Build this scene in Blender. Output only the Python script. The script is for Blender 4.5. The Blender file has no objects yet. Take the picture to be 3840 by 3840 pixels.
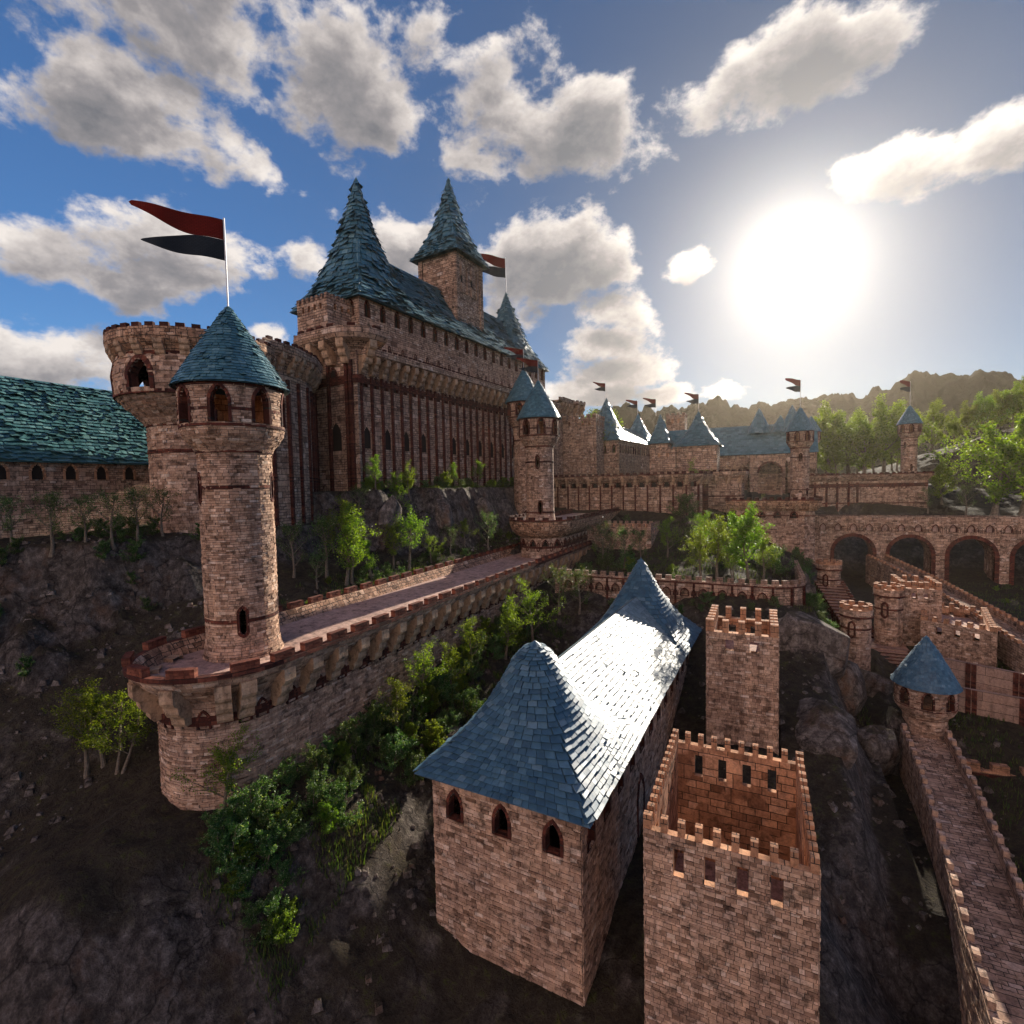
import bpy, math, random
import numpy as np
from mathutils import Vector, Matrix
random.seed(7)
PI = math.pi
SC = bpy.context.scene
COL = SC.collection

# ---------------------------------------------------------------- camera
FOC, PITCH, ROLL, HEAD = 1920.0, math.radians(3.0), math.radians(1.15), math.radians(25.7)
_h = np.array([-math.sin(HEAD), math.cos(HEAD), 0.0]); _r = np.array([math.cos(HEAD), math.sin(HEAD), 0.0]); _z = np.array([0, 0, 1.0])
FW = _h*math.cos(PITCH) - _z*math.sin(PITCH); _u = _h*math.sin(PITCH) + _z*math.cos(PITCH)
UP = _u*math.cos(ROLL) + _r*math.sin(ROLL); RT = _r*math.cos(ROLL) - _u*math.sin(ROLL)
cam = bpy.data.cameras.new('camera'); co = bpy.data.objects.new('camera', cam); COL.objects.link(co)
cam.sensor_width = 36; cam.lens = 18; cam.clip_start = .1; cam.clip_end = 6000
co.matrix_world = Matrix(((RT[0], UP[0], -FW[0], 0), (RT[1], UP[1], -FW[1], 0), (RT[2], UP[2], -FW[2], 0), (0, 0, 0, 1)))
SC.camera = co
def ray(px, py): return FW + RT*(px-1920)/FOC - UP*(py-1920)/FOC
def atx(px, py, x): d = ray(px, py); return d*x/d[0]
def aty(px, py, y): d = ray(px, py); return d*y/d[1]
def atz(px, py, z): d = ray(px, py); return d*z/d[2]

# ---------------------------------------------------------------- tagging
def tag(o, label=None, cat=None, group=None, kind=None):
    if label: o['label'] = label
    if cat: o['category'] = cat
    if group: o['group'] = group
    if kind: o['kind'] = kind
    return o
def empty(name, loc, label, cat, group=None):
    o = bpy.data.objects.new(name, None); COL.objects.link(o); o.location = loc
    o.empty_display_size = .1
    return tag(o, label, cat, group)
def put(name, me, parent=None, M=None):
    o = bpy.data.objects.new(name, me); COL.objects.link(o)
    if parent is not None:
        o.parent = parent
        loc = M if M is not None else Matrix.Identity(4)
        p = parent; P = Matrix.Identity(4)
        while p is not None:
            P = Matrix.LocRotScale(p.location, p.rotation_euler, p.scale) @ P; p = p.parent
        o.matrix_basis = P.inverted() @ loc
    elif M is not None: o.matrix_basis = M
    return o

class MB:
    def __init__(s): s.v = []; s.f = []; s.uv = []; s.mi = []; s.cm = 0
    def face(s, pts, uvs=None):
        n = len(s.v); s.v += [tuple(p) for p in pts]; s.f.append(tuple(range(n, n+len(pts)))); s.mi.append(s.cm)
        if uvs is None:
            a, b, c = Vector(pts[0]), Vector(pts[1]), Vector(pts[2])
            N = (b-a).cross(c-a); N = N.normalized() if N.length > 1e-9 else Vector((0, 0, 1))
            if abs(N.z) > .75: uvs = [(p[0], p[1]) for p in pts]
            else:
                t = Vector((-N.y, N.x, 0)).normalized(); uvs = [(p[0]*t.x+p[1]*t.y, p[2]) for p in pts]
        s.uv += list(uvs)
    def box8(s, b, t, uvs=None):     # b,t: 4 bottom, 4 top points (same winding), joined as one island
        n = len(s.v); P = list(b)+list(t); s.v += [tuple(p) for p in P]
        for q in ((3, 2, 1, 0), (4, 5, 6, 7), (0, 1, 5, 4), (1, 2, 6, 5), (2, 3, 7, 6), (3, 0, 4, 7)):
            s.f.append(tuple(n+i for i in q)); s.mi.append(s.cm)
            pts = [P[i] for i in q]
            a, b_, c = Vector(pts[0]), Vector(pts[1]), Vector(pts[2]); N = (b_-a).cross(c-a)
            if N.length < 1e-9: N = Vector((0, 0, 1))
            N.normalize()
            if abs(N.z) > .75: s.uv += [(p[0], p[1]) for p in pts]
            else:
                t_ = Vector((-N.y, N.x, 0)).normalized(); s.uv += [(p[0]*t_.x+p[1]*t_.y, p[2]) for p in pts]
    def box(s, x0, x1, y0, y1, z0, z1, F=None):
        F = F or (lambda a, b, c: (a, b, c))
        s.box8([F(x0, y0, z0), F(x1, y0, z0), F(x1, y1, z0), F(x0, y1, z0)], [F(x0, y0, z1), F(x1, y0, z1), F(x1, y1, z1), F(x0, y1, z1)])
    def mesh(s, name, mats, smooth=False):
        me = bpy.data.meshes.new(name); me.from_pydata(s.v, [], s.f)
        for m in (mats if isinstance(mats, (list, tuple)) else [mats]): me.materials.append(m)
        if s.uv:
            l = me.uv_layers.new(name='UVMap'); l.data.foreach_set('uv', np.array(s.uv, dtype=np.float32).ravel())
        if any(s.mi): me.polygons.foreach_set('material_index', s.mi)
        if smooth: me.polygons.foreach_set('use_smooth', [True]*len(me.polygons))
        me.update(); return me
    def build(s, name, mats, parent=None, smooth=False): return put(name, s.mesh(name, mats, smooth), parent)

# ---------------------------------------------------------------- materials
def mat(name):
    m = bpy.data.materials.new(name); m.use_nodes = True; nt = m.node_tree; nt.nodes.clear()
    out = nt.nodes.new('ShaderNodeOutputMaterial'); return m, nt, out
def N(nt, typ, **kw):
    n = nt.nodes.new(typ)
    for k, v in kw.items():
        if k.startswith('i_'):
            key = k[2:]; key = int(key) if key.isdigit() else key.replace('_', ' ')
            n.inputs[key].default_value = v
        else: setattr(n, k, v)
    return n
def L(nt, a, b): nt.links.new(a, b)
def ramp(nt, fac, stops, interp='LINEAR'):
    r = N(nt, 'ShaderNodeValToRGB'); r.color_ramp.interpolation = interp
    e = r.color_ramp.elements
    while len(e) < len(stops): e.new(.5)
    for i, (p, c) in enumerate(stops):
        e[i].position = p; e[i].color = (c[0], c[1], c[2], 1) if isinstance(c, (tuple, list)) else (c, c, c, 1)
    L(nt, fac, r.inputs[0]); return r.outputs[0]
def mix(nt, fac, a, b, typ='MIX'):
    m = N(nt, 'ShaderNodeMix', data_type='RGBA', blend_type=typ)
    for s, v in ((m.inputs[0], fac), (m.inputs[6], a), (m.inputs[7], b)):
        if hasattr(v, 'is_output'): L(nt, v, s)
        elif isinstance(v, (int, float)): s.default_value = v if s.type == 'VALUE' else (v, v, v, 1)
        else: s.default_value = (*v, 1)
    return m.outputs[2]
def mth(nt, op, a, b=None, c=None, clamp=False):
    m = N(nt, 'ShaderNodeMath', operation=op, use_clamp=clamp)
    for i, v in enumerate((a, b, c)):
        if v is None: continue
        if hasattr(v, 'is_output'): L(nt, v, m.inputs[i])
        else: m.inputs[i].default_value = v
    return m.outputs[0]
def noise(nt, vec, scale, detail=5, rough=.6, dist=0):
    n = N(nt, 'ShaderNodeTexNoise', i_Scale=scale, i_Detail=detail, i_Roughness=rough, i_Distortion=dist)
    if vec is not None: L(nt, vec, n.inputs['Vector'])
    return n.outputs['Fac']
def bsdf(nt, out, col, rough=.85, spec=.3, normal=None, metal=0):
    b = N(nt, 'ShaderNodeBsdfPrincipled'); b.inputs['Specular IOR Level'].default_value = spec; b.inputs['Metallic'].default_value = metal
    if hasattr(col, 'is_output'): L(nt, col, b.inputs['Base Color'])
    else: b.inputs['Base Color'].default_value = (*col, 1)
    if hasattr(rough, 'is_output'): L(nt, rough, b.inputs['Roughness'])
    else: b.inputs['Roughness'].default_value = rough
    if normal is not None: L(nt, normal, b.inputs['Normal'])
    L(nt, b.outputs[0], out.inputs[0]); return b
def bump(nt, h, strength=.6, dist=.05):
    b = N(nt, 'ShaderNodeBump', i_Strength=strength, i_Distance=dist); L(nt, h, b.inputs['Height']); return b.outputs[0]

STONE = [(0, (.22, .13, .085)), (.12, (.39, .245, .172)), (.5, (.53, .345, .24)), (.82, (.62, .42, .30)), (.95, (.70, .50, .375)), (1, (.76, .60, .48))]
def stone_mat(name, bw=.55, bh=.24, mortar=.018, stops=STONE, geo=False, tint=(1, 1, 1), stain=.9, wob=.03, bumpd=.05):
    m, nt, out = mat(name)
    uv = N(nt, 'ShaderNodeUVMap', uv_map='UVMap').outputs[0]
    pos = N(nt, 'ShaderNodeNewGeometry')
    if geo:
        fac = pos.outputs['Random Per Island']; mort = None
    else:
        nz = N(nt, 'ShaderNodeTexNoise', i_Scale=1.6, i_Detail=2.0); L(nt, uv, nz.inputs['Vector'])
        sub = N(nt, 'ShaderNodeVectorMath', operation='MULTIPLY_ADD'); L(nt, nz.outputs['Color'], sub.inputs[0])
        sub.inputs[1].default_value = (wob*2, wob*2, 0); L(nt, uv, sub.inputs[2])
        # two nested brick sizes mixed by row so that courses vary
        def bt(w, h, off):
            b = N(nt, 'ShaderNodeTexBrick', offset=off, squash=1.35, squash_frequency=3)
            L(nt, sub.outputs[0], b.inputs['Vector'])
            for k, v in (('Color1', (0, 0, 0, 1)), ('Color2', (1, 1, 1, 1)), ('Mortar', (.5, .5, .5, 1)), ('Scale', 1.0), ('Mortar Size', mortar), ('Mortar Smooth', .25), ('Brick Width', w), ('Row Height', h)): b.inputs[k].default_value = v
            return b
        a = bt(bw, bh, .43); c = bt(bw*1.7, bh*2, .37)
        sel = noise(nt, uv, .5/bw*.8, 1, .5); sel = ramp(nt, sel, [(.50, 0.0), (.53, 1.0)])
        fac = mix(nt, sel, a.outputs['Color'], c.outputs['Color']); mort = mix(nt, sel, a.outputs['Fac'], c.outputs['Fac'])
    col = ramp(nt, fac, stops)
    big = noise(nt, pos.outputs['Position'], .35, 5, .65)
    fine = noise(nt, pos.outputs['Position'], 7.0, 6, .75)
    blot = noise(nt, pos.outputs['Position'], 1.7, 8, .72, .4)
    st = ramp(nt, blot, [(.42, 1.0), (.54, .75), (.61, .30), (.70, .16)])
    st = mix(nt, stain, 1.0, st); col = mix(nt, 1.0, col, st, 'MULTIPLY')
    col = mix(nt, 1.0, col, ramp(nt, fine, [(.25, .55), (.5, .95), (.75, 1.3)]), 'MULTIPLY')
    col = mix(nt, 1.0, col, ramp(nt, big, [(.3, (.82, .80, .82)), (.7, (1.15, 1.1, 1.04))]), 'MULTIPLY')
    stv = N(nt, 'ShaderNodeVectorMath', operation='MULTIPLY'); L(nt, pos.outputs['Position'], stv.inputs[0]); stv.inputs[1].default_value = (1.6, 1.6, .13)
    col = mix(nt, 1.0, col, ramp(nt, noise(nt, stv.outputs[0], 1.0, 6, .7), [(.33, (.62, .60, .60)), (.5, (.97, .97, .97)), (.68, (1.14, 1.10, 1.04))]), 'MULTIPLY')
    col = mix(nt, 1.0, col, tint, 'MULTIPLY')
    hgt = mth(nt, 'MULTIPLY', fine, .5)
    if mort is not None:
        col = mix(nt, mort, col, (.035, .028, .024))
        h2 = mth(nt, 'SUBTRACT', 1.0, mort); rnd = mth(nt, 'MULTIPLY', fac, .5)
        hgt = mth(nt, 'ADD', hgt, mth(nt, 'MULTIPLY', h2, mth(nt, 'ADD', rnd, .8)))
    bsdf(nt, out, col, .9, .2, bump(nt, hgt, .9, bumpd)); return m
MAT = {}
MAT['brick'] = stone_mat('tower_bricks', geo=True)
MAT['core'] = stone_mat('mortar_core', .5, .2, stops=[(0, (.05, .04, .034)), (1, (.09, .07, .06))], stain=.4)
MAT['stone'] = stone_mat('wall_stone', .6, .26, .022)
MAT['stone_far'] = stone_mat('wall_stone_far', 1.0, .42, .04, bumpd=.12)
MAT['stone_keep'] = stone_mat('keep_stone', .9, .36, .035, bumpd=.1)
MAT['ashlar'] = stone_mat('ashlar_blocks', .75, .42, .02, tint=(1.12, .92, .74), stain=.65)
MAT['crazy'] = stone_mat('parapet_stone', .42, .34, .03, wob=.16, tint=(1.0, .9, .8))
MAT['plain'] = stone_mat('corbel_stone', 3.1, 3.7, .0, stops=[(0, (.46, .30, .19)), (1, (.60, .42, .28))], stain=.75)
MAT['panel'] = stone_mat('panel_stone', 6.0, .85, .02, stops=[(0, (.42, .27, .20)), (1, (.52, .35, .26))], stain=.5)
MAT['walk'] = stone_mat('walkway_paving', 5.3, 4.7, .0, stops=[(0, (.50, .33, .27)), (1, (.58, .40, .33))], stain=.8)
MAT['step'] = stone_mat('step_stone', 2.3, 1.7, .006, stops=[(0, (.36, .21, .15)), (1, (.46, .29, .21))], stain=.5)
RED = [(0, (.045, .013, .010)), (.4, (.11, .032, .022)), (.8, (.17, .052, .032)), (1, (.21, .07, .045))]
MAT['red'] = stone_mat('dark_red_stone', .62, .2, .012, stops=RED, stain=.55)
MAT['red_geo'] = stone_mat('red_merlon_bricks', stops=[(0, (.10, .03, .02)), (.5, (.20, .065, .04)), (1, (.28, .10, .06))], geo=True, stain=.6)

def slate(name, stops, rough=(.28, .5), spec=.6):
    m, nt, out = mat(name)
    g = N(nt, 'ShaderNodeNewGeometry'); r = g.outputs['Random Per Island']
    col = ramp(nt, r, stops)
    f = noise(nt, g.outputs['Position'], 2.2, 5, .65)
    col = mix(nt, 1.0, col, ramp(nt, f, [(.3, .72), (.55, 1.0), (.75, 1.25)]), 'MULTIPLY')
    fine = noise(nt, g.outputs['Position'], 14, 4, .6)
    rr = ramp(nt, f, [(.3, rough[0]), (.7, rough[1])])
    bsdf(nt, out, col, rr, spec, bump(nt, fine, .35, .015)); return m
TEAL = [(0, (.035, .10, .125)), (.5, (.055, .145, .175)), (.85, (.085, .185, .215)), (1, (.13, .24, .26))]
BLUE = [(0, (.035, .085, .13)), (.5, (.05, .12, .175)), (.85, (.075, .155, .21)), (1, (.12, .20, .25))]
GREEN = [(0, (.035, .10, .105)), (.5, (.06, .16, .165)), (.85, (.10, .215, .215)), (1, (.14, .27, .265))]
MAT['slate'] = slate('blue_slate', TEAL); MAT['slate_blue'] = slate('deep_blue_slate', BLUE, (.4, .6), .45); MAT['slate_green'] = slate('teal_slate', GREEN)
MAT['slate_flat'] = slate('sunlit_slate', [(0, (.11, .17, .19)), (.5, (.15, .22, .24)), (1, (.22, .29, .31))], (.50, .56), .65)  # low hall slopes: sun glare partly put into a paler base colour
def simple(name, c, rough=.7, spec=.3, metal=0):
    m, nt, out = mat(name); bsdf(nt, out, c, rough, spec, None, metal); return m
MAT['pole'] = simple('pale_pole', (.62, .62, .62), .45)
MAT['dark'] = simple('painted_room_shade', (.03, .024, .02), .95, .05)  # for flat panes: the shade of the room behind is painted in
def cloth():
    m, nt, out = mat('flag_cloth')
    uv = N(nt, 'ShaderNodeUVMap', uv_map='UVMap').outputs[0]
    sp = N(nt, 'ShaderNodeSeparateXYZ'); L(nt, uv, sp.inputs[0])
    s = mth(nt, 'GREATER_THAN', sp.outputs[1], .5)
    b = N(nt, 'ShaderNodeTexBrick'); L(nt, uv, b.inputs['Vector'])
    for k, v in (('Color1', (.8, .8, .8, 1)), ('Color2', (1, 1, 1, 1)), ('Mortar', (.55, .55, .55, 1)), ('Scale', 1.0), ('Mortar Size', .004), ('Brick Width', .05), ('Row Height', .04)): b.inputs[k].default_value = v
    col = mix(nt, s, (.016, .019, .026), (.075, .009, .008)); col = mix(nt, 1.0, col, b.outputs['Color'], 'MULTIPLY')
    d = N(nt, 'ShaderNodeBsdfDiffuse'); t = N(nt, 'ShaderNodeBsdfTranslucent'); L(nt, col, d.inputs[0]); L(nt, col, t.inputs[0])
    x = N(nt, 'ShaderNodeMixShader'); x.inputs[0].default_value = .25; L(nt, d.outputs[0], x.inputs[1]); L(nt, t.outputs[0], x.inputs[2]); L(nt, x.outputs[0], out.inputs[0]); return m
MAT['cloth'] = cloth()
def leaf(name, stops, tr=.55):
    m, nt, out = mat(name)
    g = N(nt, 'ShaderNodeNewGeometry'); oi = N(nt, 'ShaderNodeObjectInfo')
    r = mth(nt, 'FRACT', mth(nt, 'ADD', g.outputs['Random Per Island'], 0.0))
    col = ramp(nt, r, stops)
    hs = N(nt, 'ShaderNodeHueSaturation'); L(nt, col, hs.inputs['Color']); L(nt, mth(nt, 'MULTIPLY_ADD', oi.outputs['Random'], .05, .475), hs.inputs['Hue']); L(nt, mth(nt, 'MULTIPLY_ADD', oi.outputs['Random'], .4, .8), hs.inputs['Value'])
    d = N(nt, 'ShaderNodeBsdfPrincipled', i_Roughness=.5); d.inputs['Specular IOR Level'].default_value = .35; L(nt, hs.outputs[0], d.inputs['Base Color'])
    t = N(nt, 'ShaderNodeBsdfTranslucent'); tc = mix(nt, 1.0, hs.outputs[0], (1.5, 1.35, .45), 'MULTIPLY'); L(nt, tc, t.inputs[0])
    x = N(nt, 'ShaderNodeMixShader'); x.inputs[0].default_value = tr; L(nt, d.outputs[0], x.inputs[1]); L(nt, t.outputs[0], x.inputs[2]); L(nt, x.outputs[0], out.inputs[0]); return m
MAT['leaf'] = leaf('young_leaves', [(0, (.07, .12, .015)), (.5, (.12, .20, .022)), (1, (.20, .28, .035))], .62)
MAT['leaf_dark'] = leaf('shrub_leaves', [(0, (.03, .075, .02)), (.5, (.05, .11, .025)), (.86, (.09, .16, .03)), (1, (.30, .36, .22))], .42)
MAT['grass'] = leaf('grass_blades', [(0, (.03, .06, .012)), (.6, (.06, .10, .02)), (1, (.14, .15, .04))], .4)
def bark():
    m, nt, out = mat('bark'); g = N(nt, 'ShaderNodeTexCoord')
    f = noise(nt, g.outputs['Object'], 9, 5, .7); col = ramp(nt, f, [(.3, (.07, .055, .04)), (.7, (.24, .19, .14))])
    bsdf(nt, out, col, .9, .15, bump(nt, f, .8, .03)); return m
MAT['bark'] = bark()
def ground(nm='rock_and_moss', th=(.70, .86), k=1.0):
    m, nt, out = mat(nm); g = N(nt, 'ShaderNodeNewGeometry'); P = g.outputs['Position']
    sp = N(nt, 'ShaderNodeSeparateXYZ'); L(nt, g.outputs['Normal'], sp.inputs[0])
    st = N(nt, 'ShaderNodeVectorMath', operation='MULTIPLY'); L(nt, P, st.inputs[0]); st.inputs[1].default_value = (1, 1, .75)
    n1 = noise(nt, st.outputs[0], .35, 9, .62, .2); n2 = noise(nt, st.outputs[0], 1.5, 10, .74, .25); n3 = noise(nt, P, 9, 6, .7)
    vo = N(nt, 'ShaderNodeTexVoronoi', feature='DISTANCE_TO_EDGE', i_Scale=.30)
    dv = N(nt, 'ShaderNodeVectorMath', operation='MULTIPLY_ADD'); nz = N(nt, 'ShaderNodeTexNoise', i_Scale=.6, i_Detail=6.0); L(nt, P, nz.inputs['Vector']); L(nt, nz.outputs['Color'], dv.inputs[0]); dv.inputs[1].default_value = (3, 3, 3); L(nt, st.outputs[0], dv.inputs[2]); L(nt, dv.outputs[0], vo.inputs['Vector'])
    crack = ramp(nt, vo.outputs['Distance'], [(0, .35), (.02, .8), (.06, 1.0)])
    rock = ramp(nt, n2, [(.30, (.030, .024, .020)), (.46, (.085, .068, .057)), (.58, (.18, .148, .124)), (.72, (.36, .30, .26))])
    rock = mix(nt, ramp(nt, n1, [(.55, 0.0), (.7, .6)]), rock, (.17, .085, .045))
    rock = mix(nt, 1.0, rock, crack, 'MULTIPLY')
    soil = ramp(nt, n2, [(.3, (.022, .017, .012)), (.46, (.055, .042, .028)), (.56, (.075, .058, .036)), (.64, (.085, .085, .024)), (.78, (.20, .155, .10))])
    fl = mth(nt, 'ADD', sp.outputs[2], mth(nt, 'MULTIPLY', mth(nt, 'SUBTRACT', n1, .5), .9))
    col = mix(nt, ramp(nt, fl, [(th[0], 0.0), (th[1], 1.0)]), rock, soil)
    col = mix(nt, 1.0, col, ramp(nt, n3, [(.3, .5*k), (.7, 1.1*k)]), 'MULTIPLY')
    h = mth(nt, 'ADD', mth(nt, 'MULTIPLY', n2, 1.0), mth(nt, 'MULTIPLY', n3, .22)); h = mth(nt, 'ADD', h, mth(nt, 'MULTIPLY', crack, .25))
    bsdf(nt, out, col, .92, .15, bump(nt, h, .9, .5)); return m
MAT['ground'] = ground(); MAT['rock'] = ground('bare_rock', (.92, 1.1), 1.7)
def hillmat():
    m, nt, out = mat('wooded_mountain'); g = N(nt, 'ShaderNodeNewGeometry')
    f = noise(nt, g.outputs['Position'], .05, 8, .7); col = ramp(nt, f, [(.3, (.012, .014, .008)), (.7, (.040, .042, .022))])
    bsdf(nt, out, col, .95, .05, bump(nt, f, 1.0, 8)); return m
MAT['hill'] = hillmat()

# ---------------------------------------------------------------- surface helpers.  A surface is S(u, v, o) -> point; o = distance outward
def arch_half(w, h, y, both=False):
    """half width of a pointed opening of width w, height h at height y"""
    H = min(w*1.05, h*.55); b = h-H
    if both and y < H*.8: q = 1-y/(H*.8)
    elif y > b: q = (y-b)/H
    else: return w/2
    q = min(max(q, 0), 1); return max(0, (math.sqrt(1-(.866*q)**2)-.5)*w)
def in_holes(u, v, holes):
    for hl in holes:
        uc, v0, w, h = hl[:4]
        if v0 < v < v0+h and abs(u-uc) < arch_half(w, h, v-v0, len(hl) > 4): return True
    return False
def lines(a, b, step, marks):
    n = max(1, int(math.ceil((b-a)/step))); s = set(round(a+(b-a)*i/n, 4) for i in range(n+1))
    for m0, m1, st in marks:
        k = max(1, int(math.ceil((m1-m0)/st)))
        for i in range(k+1):
            q = m0+(m1-m0)*i/k
            if a < q < b: s.add(round(q, 4))
    return sorted(s)
def skin(mb, S, u0, u1, v0, v1, du=2.0, dv=3.0, holes=(), off=0.0, fine=.12, uo=0):
    U = lines(u0, u1, du, [(h[0]-h[2]*.55, h[0]+h[2]*.55, h[2]*fine*1.5) for h in holes])
    V = lines(v0, v1, dv, [(h[1], h[1]+h[3], h[3]*fine) for h in holes])
    for i in range(len(U)-1):
        for j in range(len(V)-1):
            if holes and in_holes((U[i]+U[i+1])/2, (V[j]+V[j+1])/2, holes): continue
            mb.face([S(U[i], V[j], off), S(U[i+1], V[j], off), S(U[i+1], V[j+1], off), S(U[i], V[j+1], off)],
                    [(U[i]+uo, V[j]), (U[i+1]+uo, V[j]), (U[i+1]+uo, V[j+1]), (U[i]+uo, V[j+1])])
def bricks(mb, S, u0, u1, v0, v1, bw=.5, bh=.2, th=.05, jit=.05, holes=(), gap=.012, back=-.06):
    v = v0; row = 0
    while v < v1-.02:
        hh = bh*random.choice((.7, 1, 1, 1.3)); 
        if v+hh > v1-.06: hh = v1-v
        vc = v+hh/2; cuts = []
        for hl in holes:
            if hl[1] < vc < hl[1]+hl[3]:
                a = arch_half(hl[2], hl[3], vc-hl[1], len(hl) > 4)
                if a > 0: cuts.append((hl[0]-a, hl[0]+a))
        u = u0-random.random()*bw; 
        while u < u1:
            w = bw*random.uniform(.55, 1.5); a, b = max(u, u0), min(u+w, u1); u += w
            segs = [(a, b)]
            for c0, c1 in cuts:
                ns = []
                for s0, s1 in segs:
                    if s1 <= c0 or s0 >= c1: ns.append((s0, s1))
                    else:
                        if s0 < c0: ns.append((s0, c0))
                        if s1 > c1: ns.append((c1, s1))
                segs = ns
            for s0, s1 in segs:
                if s1-s0 < .05: continue
                o = th+random.random()**2*jit; e = [o+random.uniform(-.35, .35)*jit for _ in range(4)]
                s0 += gap; s1 -= gap; y0 = v+gap; y1 = v+hh-gap
                n = len(mb.v); c = ((s0, y0), (s1, y0), (s1, y1), (s0, y1))
                mb.v += [tuple(S(x, y, back)) for x, y in c]+[tuple(S(c[i][0], c[i][1], e[i])) for i in range(4)]
                for q in ((4, 5, 6, 7), (0, 1, 5, 4), (1, 2, 6, 5), (2, 3, 7, 6), (3, 0, 4, 7)):
                    mb.f.append(tuple(n+i for i in q)); mb.mi.append(mb.cm); mb.uv += [(c[i % 4][0], c[i % 4][1]) for i in q]
        v += hh; row += 1
def window(S, uc, v0, w, h, parent, name='window', fw=.2, out=.1, depth=.4, m='red', both=False, pane=None, m2=None):
    """stone surround of a pointed opening with its reveal"""
    mb = MB(); n = 7 if w < 1 else 10
    H = min(w*1.05, h*.55); b = h-H
    pts = []
    if both:
        K = H*.8
        for i in range(n+1): q = 1-i/n; pts.append(((math.sqrt(1-(.866*q)**2)-.5)*w, K*(1-q)))
    else: pts.append((w/2, 0))
    for i in range(n+1): q = i/n; pts.append(((math.sqrt(max(0, 1-(.866*q)**2))-.5)*w if i < n else 0, b+H*q))
    L_ = [(-x, y) for x, y in pts]; loop = pts+L_[::-1][1:]
    if both: loop = loop[:-1]
    ce = (0, h*.45)
    def outw(p):
        sx = (w/2+fw)/(w/2); sy = (h/2+fw*1.3)/(h/2); y = h/2+(p[1]-h/2)*sy
        if not both and p[1] <= 1e-6: y = 0
        return (p[0]*sx, y)
    nL = len(loop); rng = range(nL) if both else range(nL-1)
    for i in rng:
        p, q = loop[i], loop[(i+1) % nL]; P, Q = outw(p), outw(q)
        A = lambda t, o: S(uc+t[0], v0+t[1], o)
        mb.face([A(p, out), A(P, out), A(Q, out), A(q, out)], [(0, i*.2), (fw, i*.2), (fw, i*.2+.2), (0, i*.2+.2)])
        mb.face([A(P, out), A(P, -.05), A(Q, -.05), A(Q, out)], [(0, i*.2), (.1, i*.2), (.1, i*.2+.2), (0, i*.2+.2)])
        mb.face([A(p, -depth), A(p, out), A(q, out), A(q, -depth)], [(0, i*.2), (depth, i*.2), (depth, i*.2+.2), (0, i*.2+.2)])
    if not both:
        A = lambda x, y, o: S(uc+x, v0+y, o)
        mb.face([A(-w/2, 0, -depth), A(w/2, 0, -depth), A(w/2, 0, out), A(-w/2, 0, out)])
    wn = mb.build(name, MAT[m], parent)
    if pane:
        pb = MB(); skin(pb, lambda u, v, o: S(u, v, o), uc-w/2, uc+w/2, v0, v0+h, w/4, h/3, off=-depth)
        pb.build('opening_pane', MAT[pane], wn)  # flat pane closing the opening; the dark material paints interior shade
    return wn
# a path in plan: P(u) -> (x, y), N(u) -> outward normal (to the right of the direction of travel)
class Path:
    def __init__(s, pts, closed=False):
        s.p = [np.array(q[:2], float) for q in pts]
        if closed: s.p.append(s.p[0])
        s.c = closed; s.d = [0.0]
        for a, b in zip(s.p, s.p[1:]): s.d.append(s.d[-1]+float(np.linalg.norm(b-a)))
        s.L = s.d[-1]; s.n = []
        seg = [(b-a)/np.linalg.norm(b-a) for a, b in zip(s.p, s.p[1:])]
        for i in range(len(s.p)):
            if i == 0: t = seg[-1]+seg[0] if closed else seg[0]
            elif i == len(s.p)-1: t = seg[-1]+seg[0] if closed else seg[-1]
            else: t = seg[i-1]+seg[i]
            t = t/np.linalg.norm(t); a = seg[max(0, i-1)] if i else seg[0]
            k = 1/max(.5, float(np.dot(t, seg[min(i, len(seg)-1)])))
            s.n.append(np.array([t[1], -t[0]])*k)
    def at(s, u):
        u = min(max(u, 0), s.L); i = 0
        lo, hi = 0, len(s.d)-1
        while hi-lo > 1:
            m = (lo+hi)//2
            if s.d[m] <= u: lo = m
            else: hi = m
        f = (u-s.d[lo])/max(1e-9, s.d[lo+1]-s.d[lo])
        return s.p[lo]*(1-f)+s.p[lo+1]*f, s.n[lo]*(1-f)+s.n[lo+1]*f
    def S(s, u, v, o):
        p, n = s.at(u); return (p[0]+n[0]*o, p[1]+n[1]*o, v)
    def ang(s, u):
        n = s.at(u)[1]; return math.atan2(n[1], n[0])-PI/2
    def us(s, step): return lines(0, s.L, step, [(d, d, 1) for d in s.d])
def arc(cx, cy, r, a0, a1, n=12): return [(cx+r*math.cos(math.radians(a0+(a1-a0)*i/n)), cy+r*math.sin(math.radians(a0+(a1-a0)*i/n))) for i in range(n+1)]
def sweep(mb, path, prof, du=2.0, u0=None, u1=None, side=0):
    """prof: list of (offset, z); a strip between consecutive ones"""
    U = [u for u in path.us(du) if (u0 is None or u >= u0) and (u1 is None or u <= u1)]
    if u0 is not None: U = sorted(set([u0]+U))
    if u1 is not None: U = sorted(set(U+[u1]))
    V = [0.0]
    for a, b in zip(prof, prof[1:]): V.append(V[-1]+math.hypot(b[0]-a[0], b[1]-a[1]))
    for i in range(len(U)-1):
        for j in range(len(prof)-1):
            a, b = prof[j], prof[j+1]
            mb.face([path.S(U[i], a[1], a[0]), path.S(U[i+1], a[1], a[0]), path.S(U[i+1], b[1], b[0]), path.S(U[i], b[1], b[0])],
                    [(U[i], V[j]), (U[i+1], V[j]), (U[i+1], V[j+1]), (U[i], V[j+1])])
    if not path.c:      # end caps
        for e, uu in ((0, U[0]), (1, U[-1])):
            if len(prof) > 2: mb.face([path.S(uu, z, o) for o, z in (prof if e else prof[::-1])], [(o, z) for o, z in (prof if e else prof[::-1])])
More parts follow.
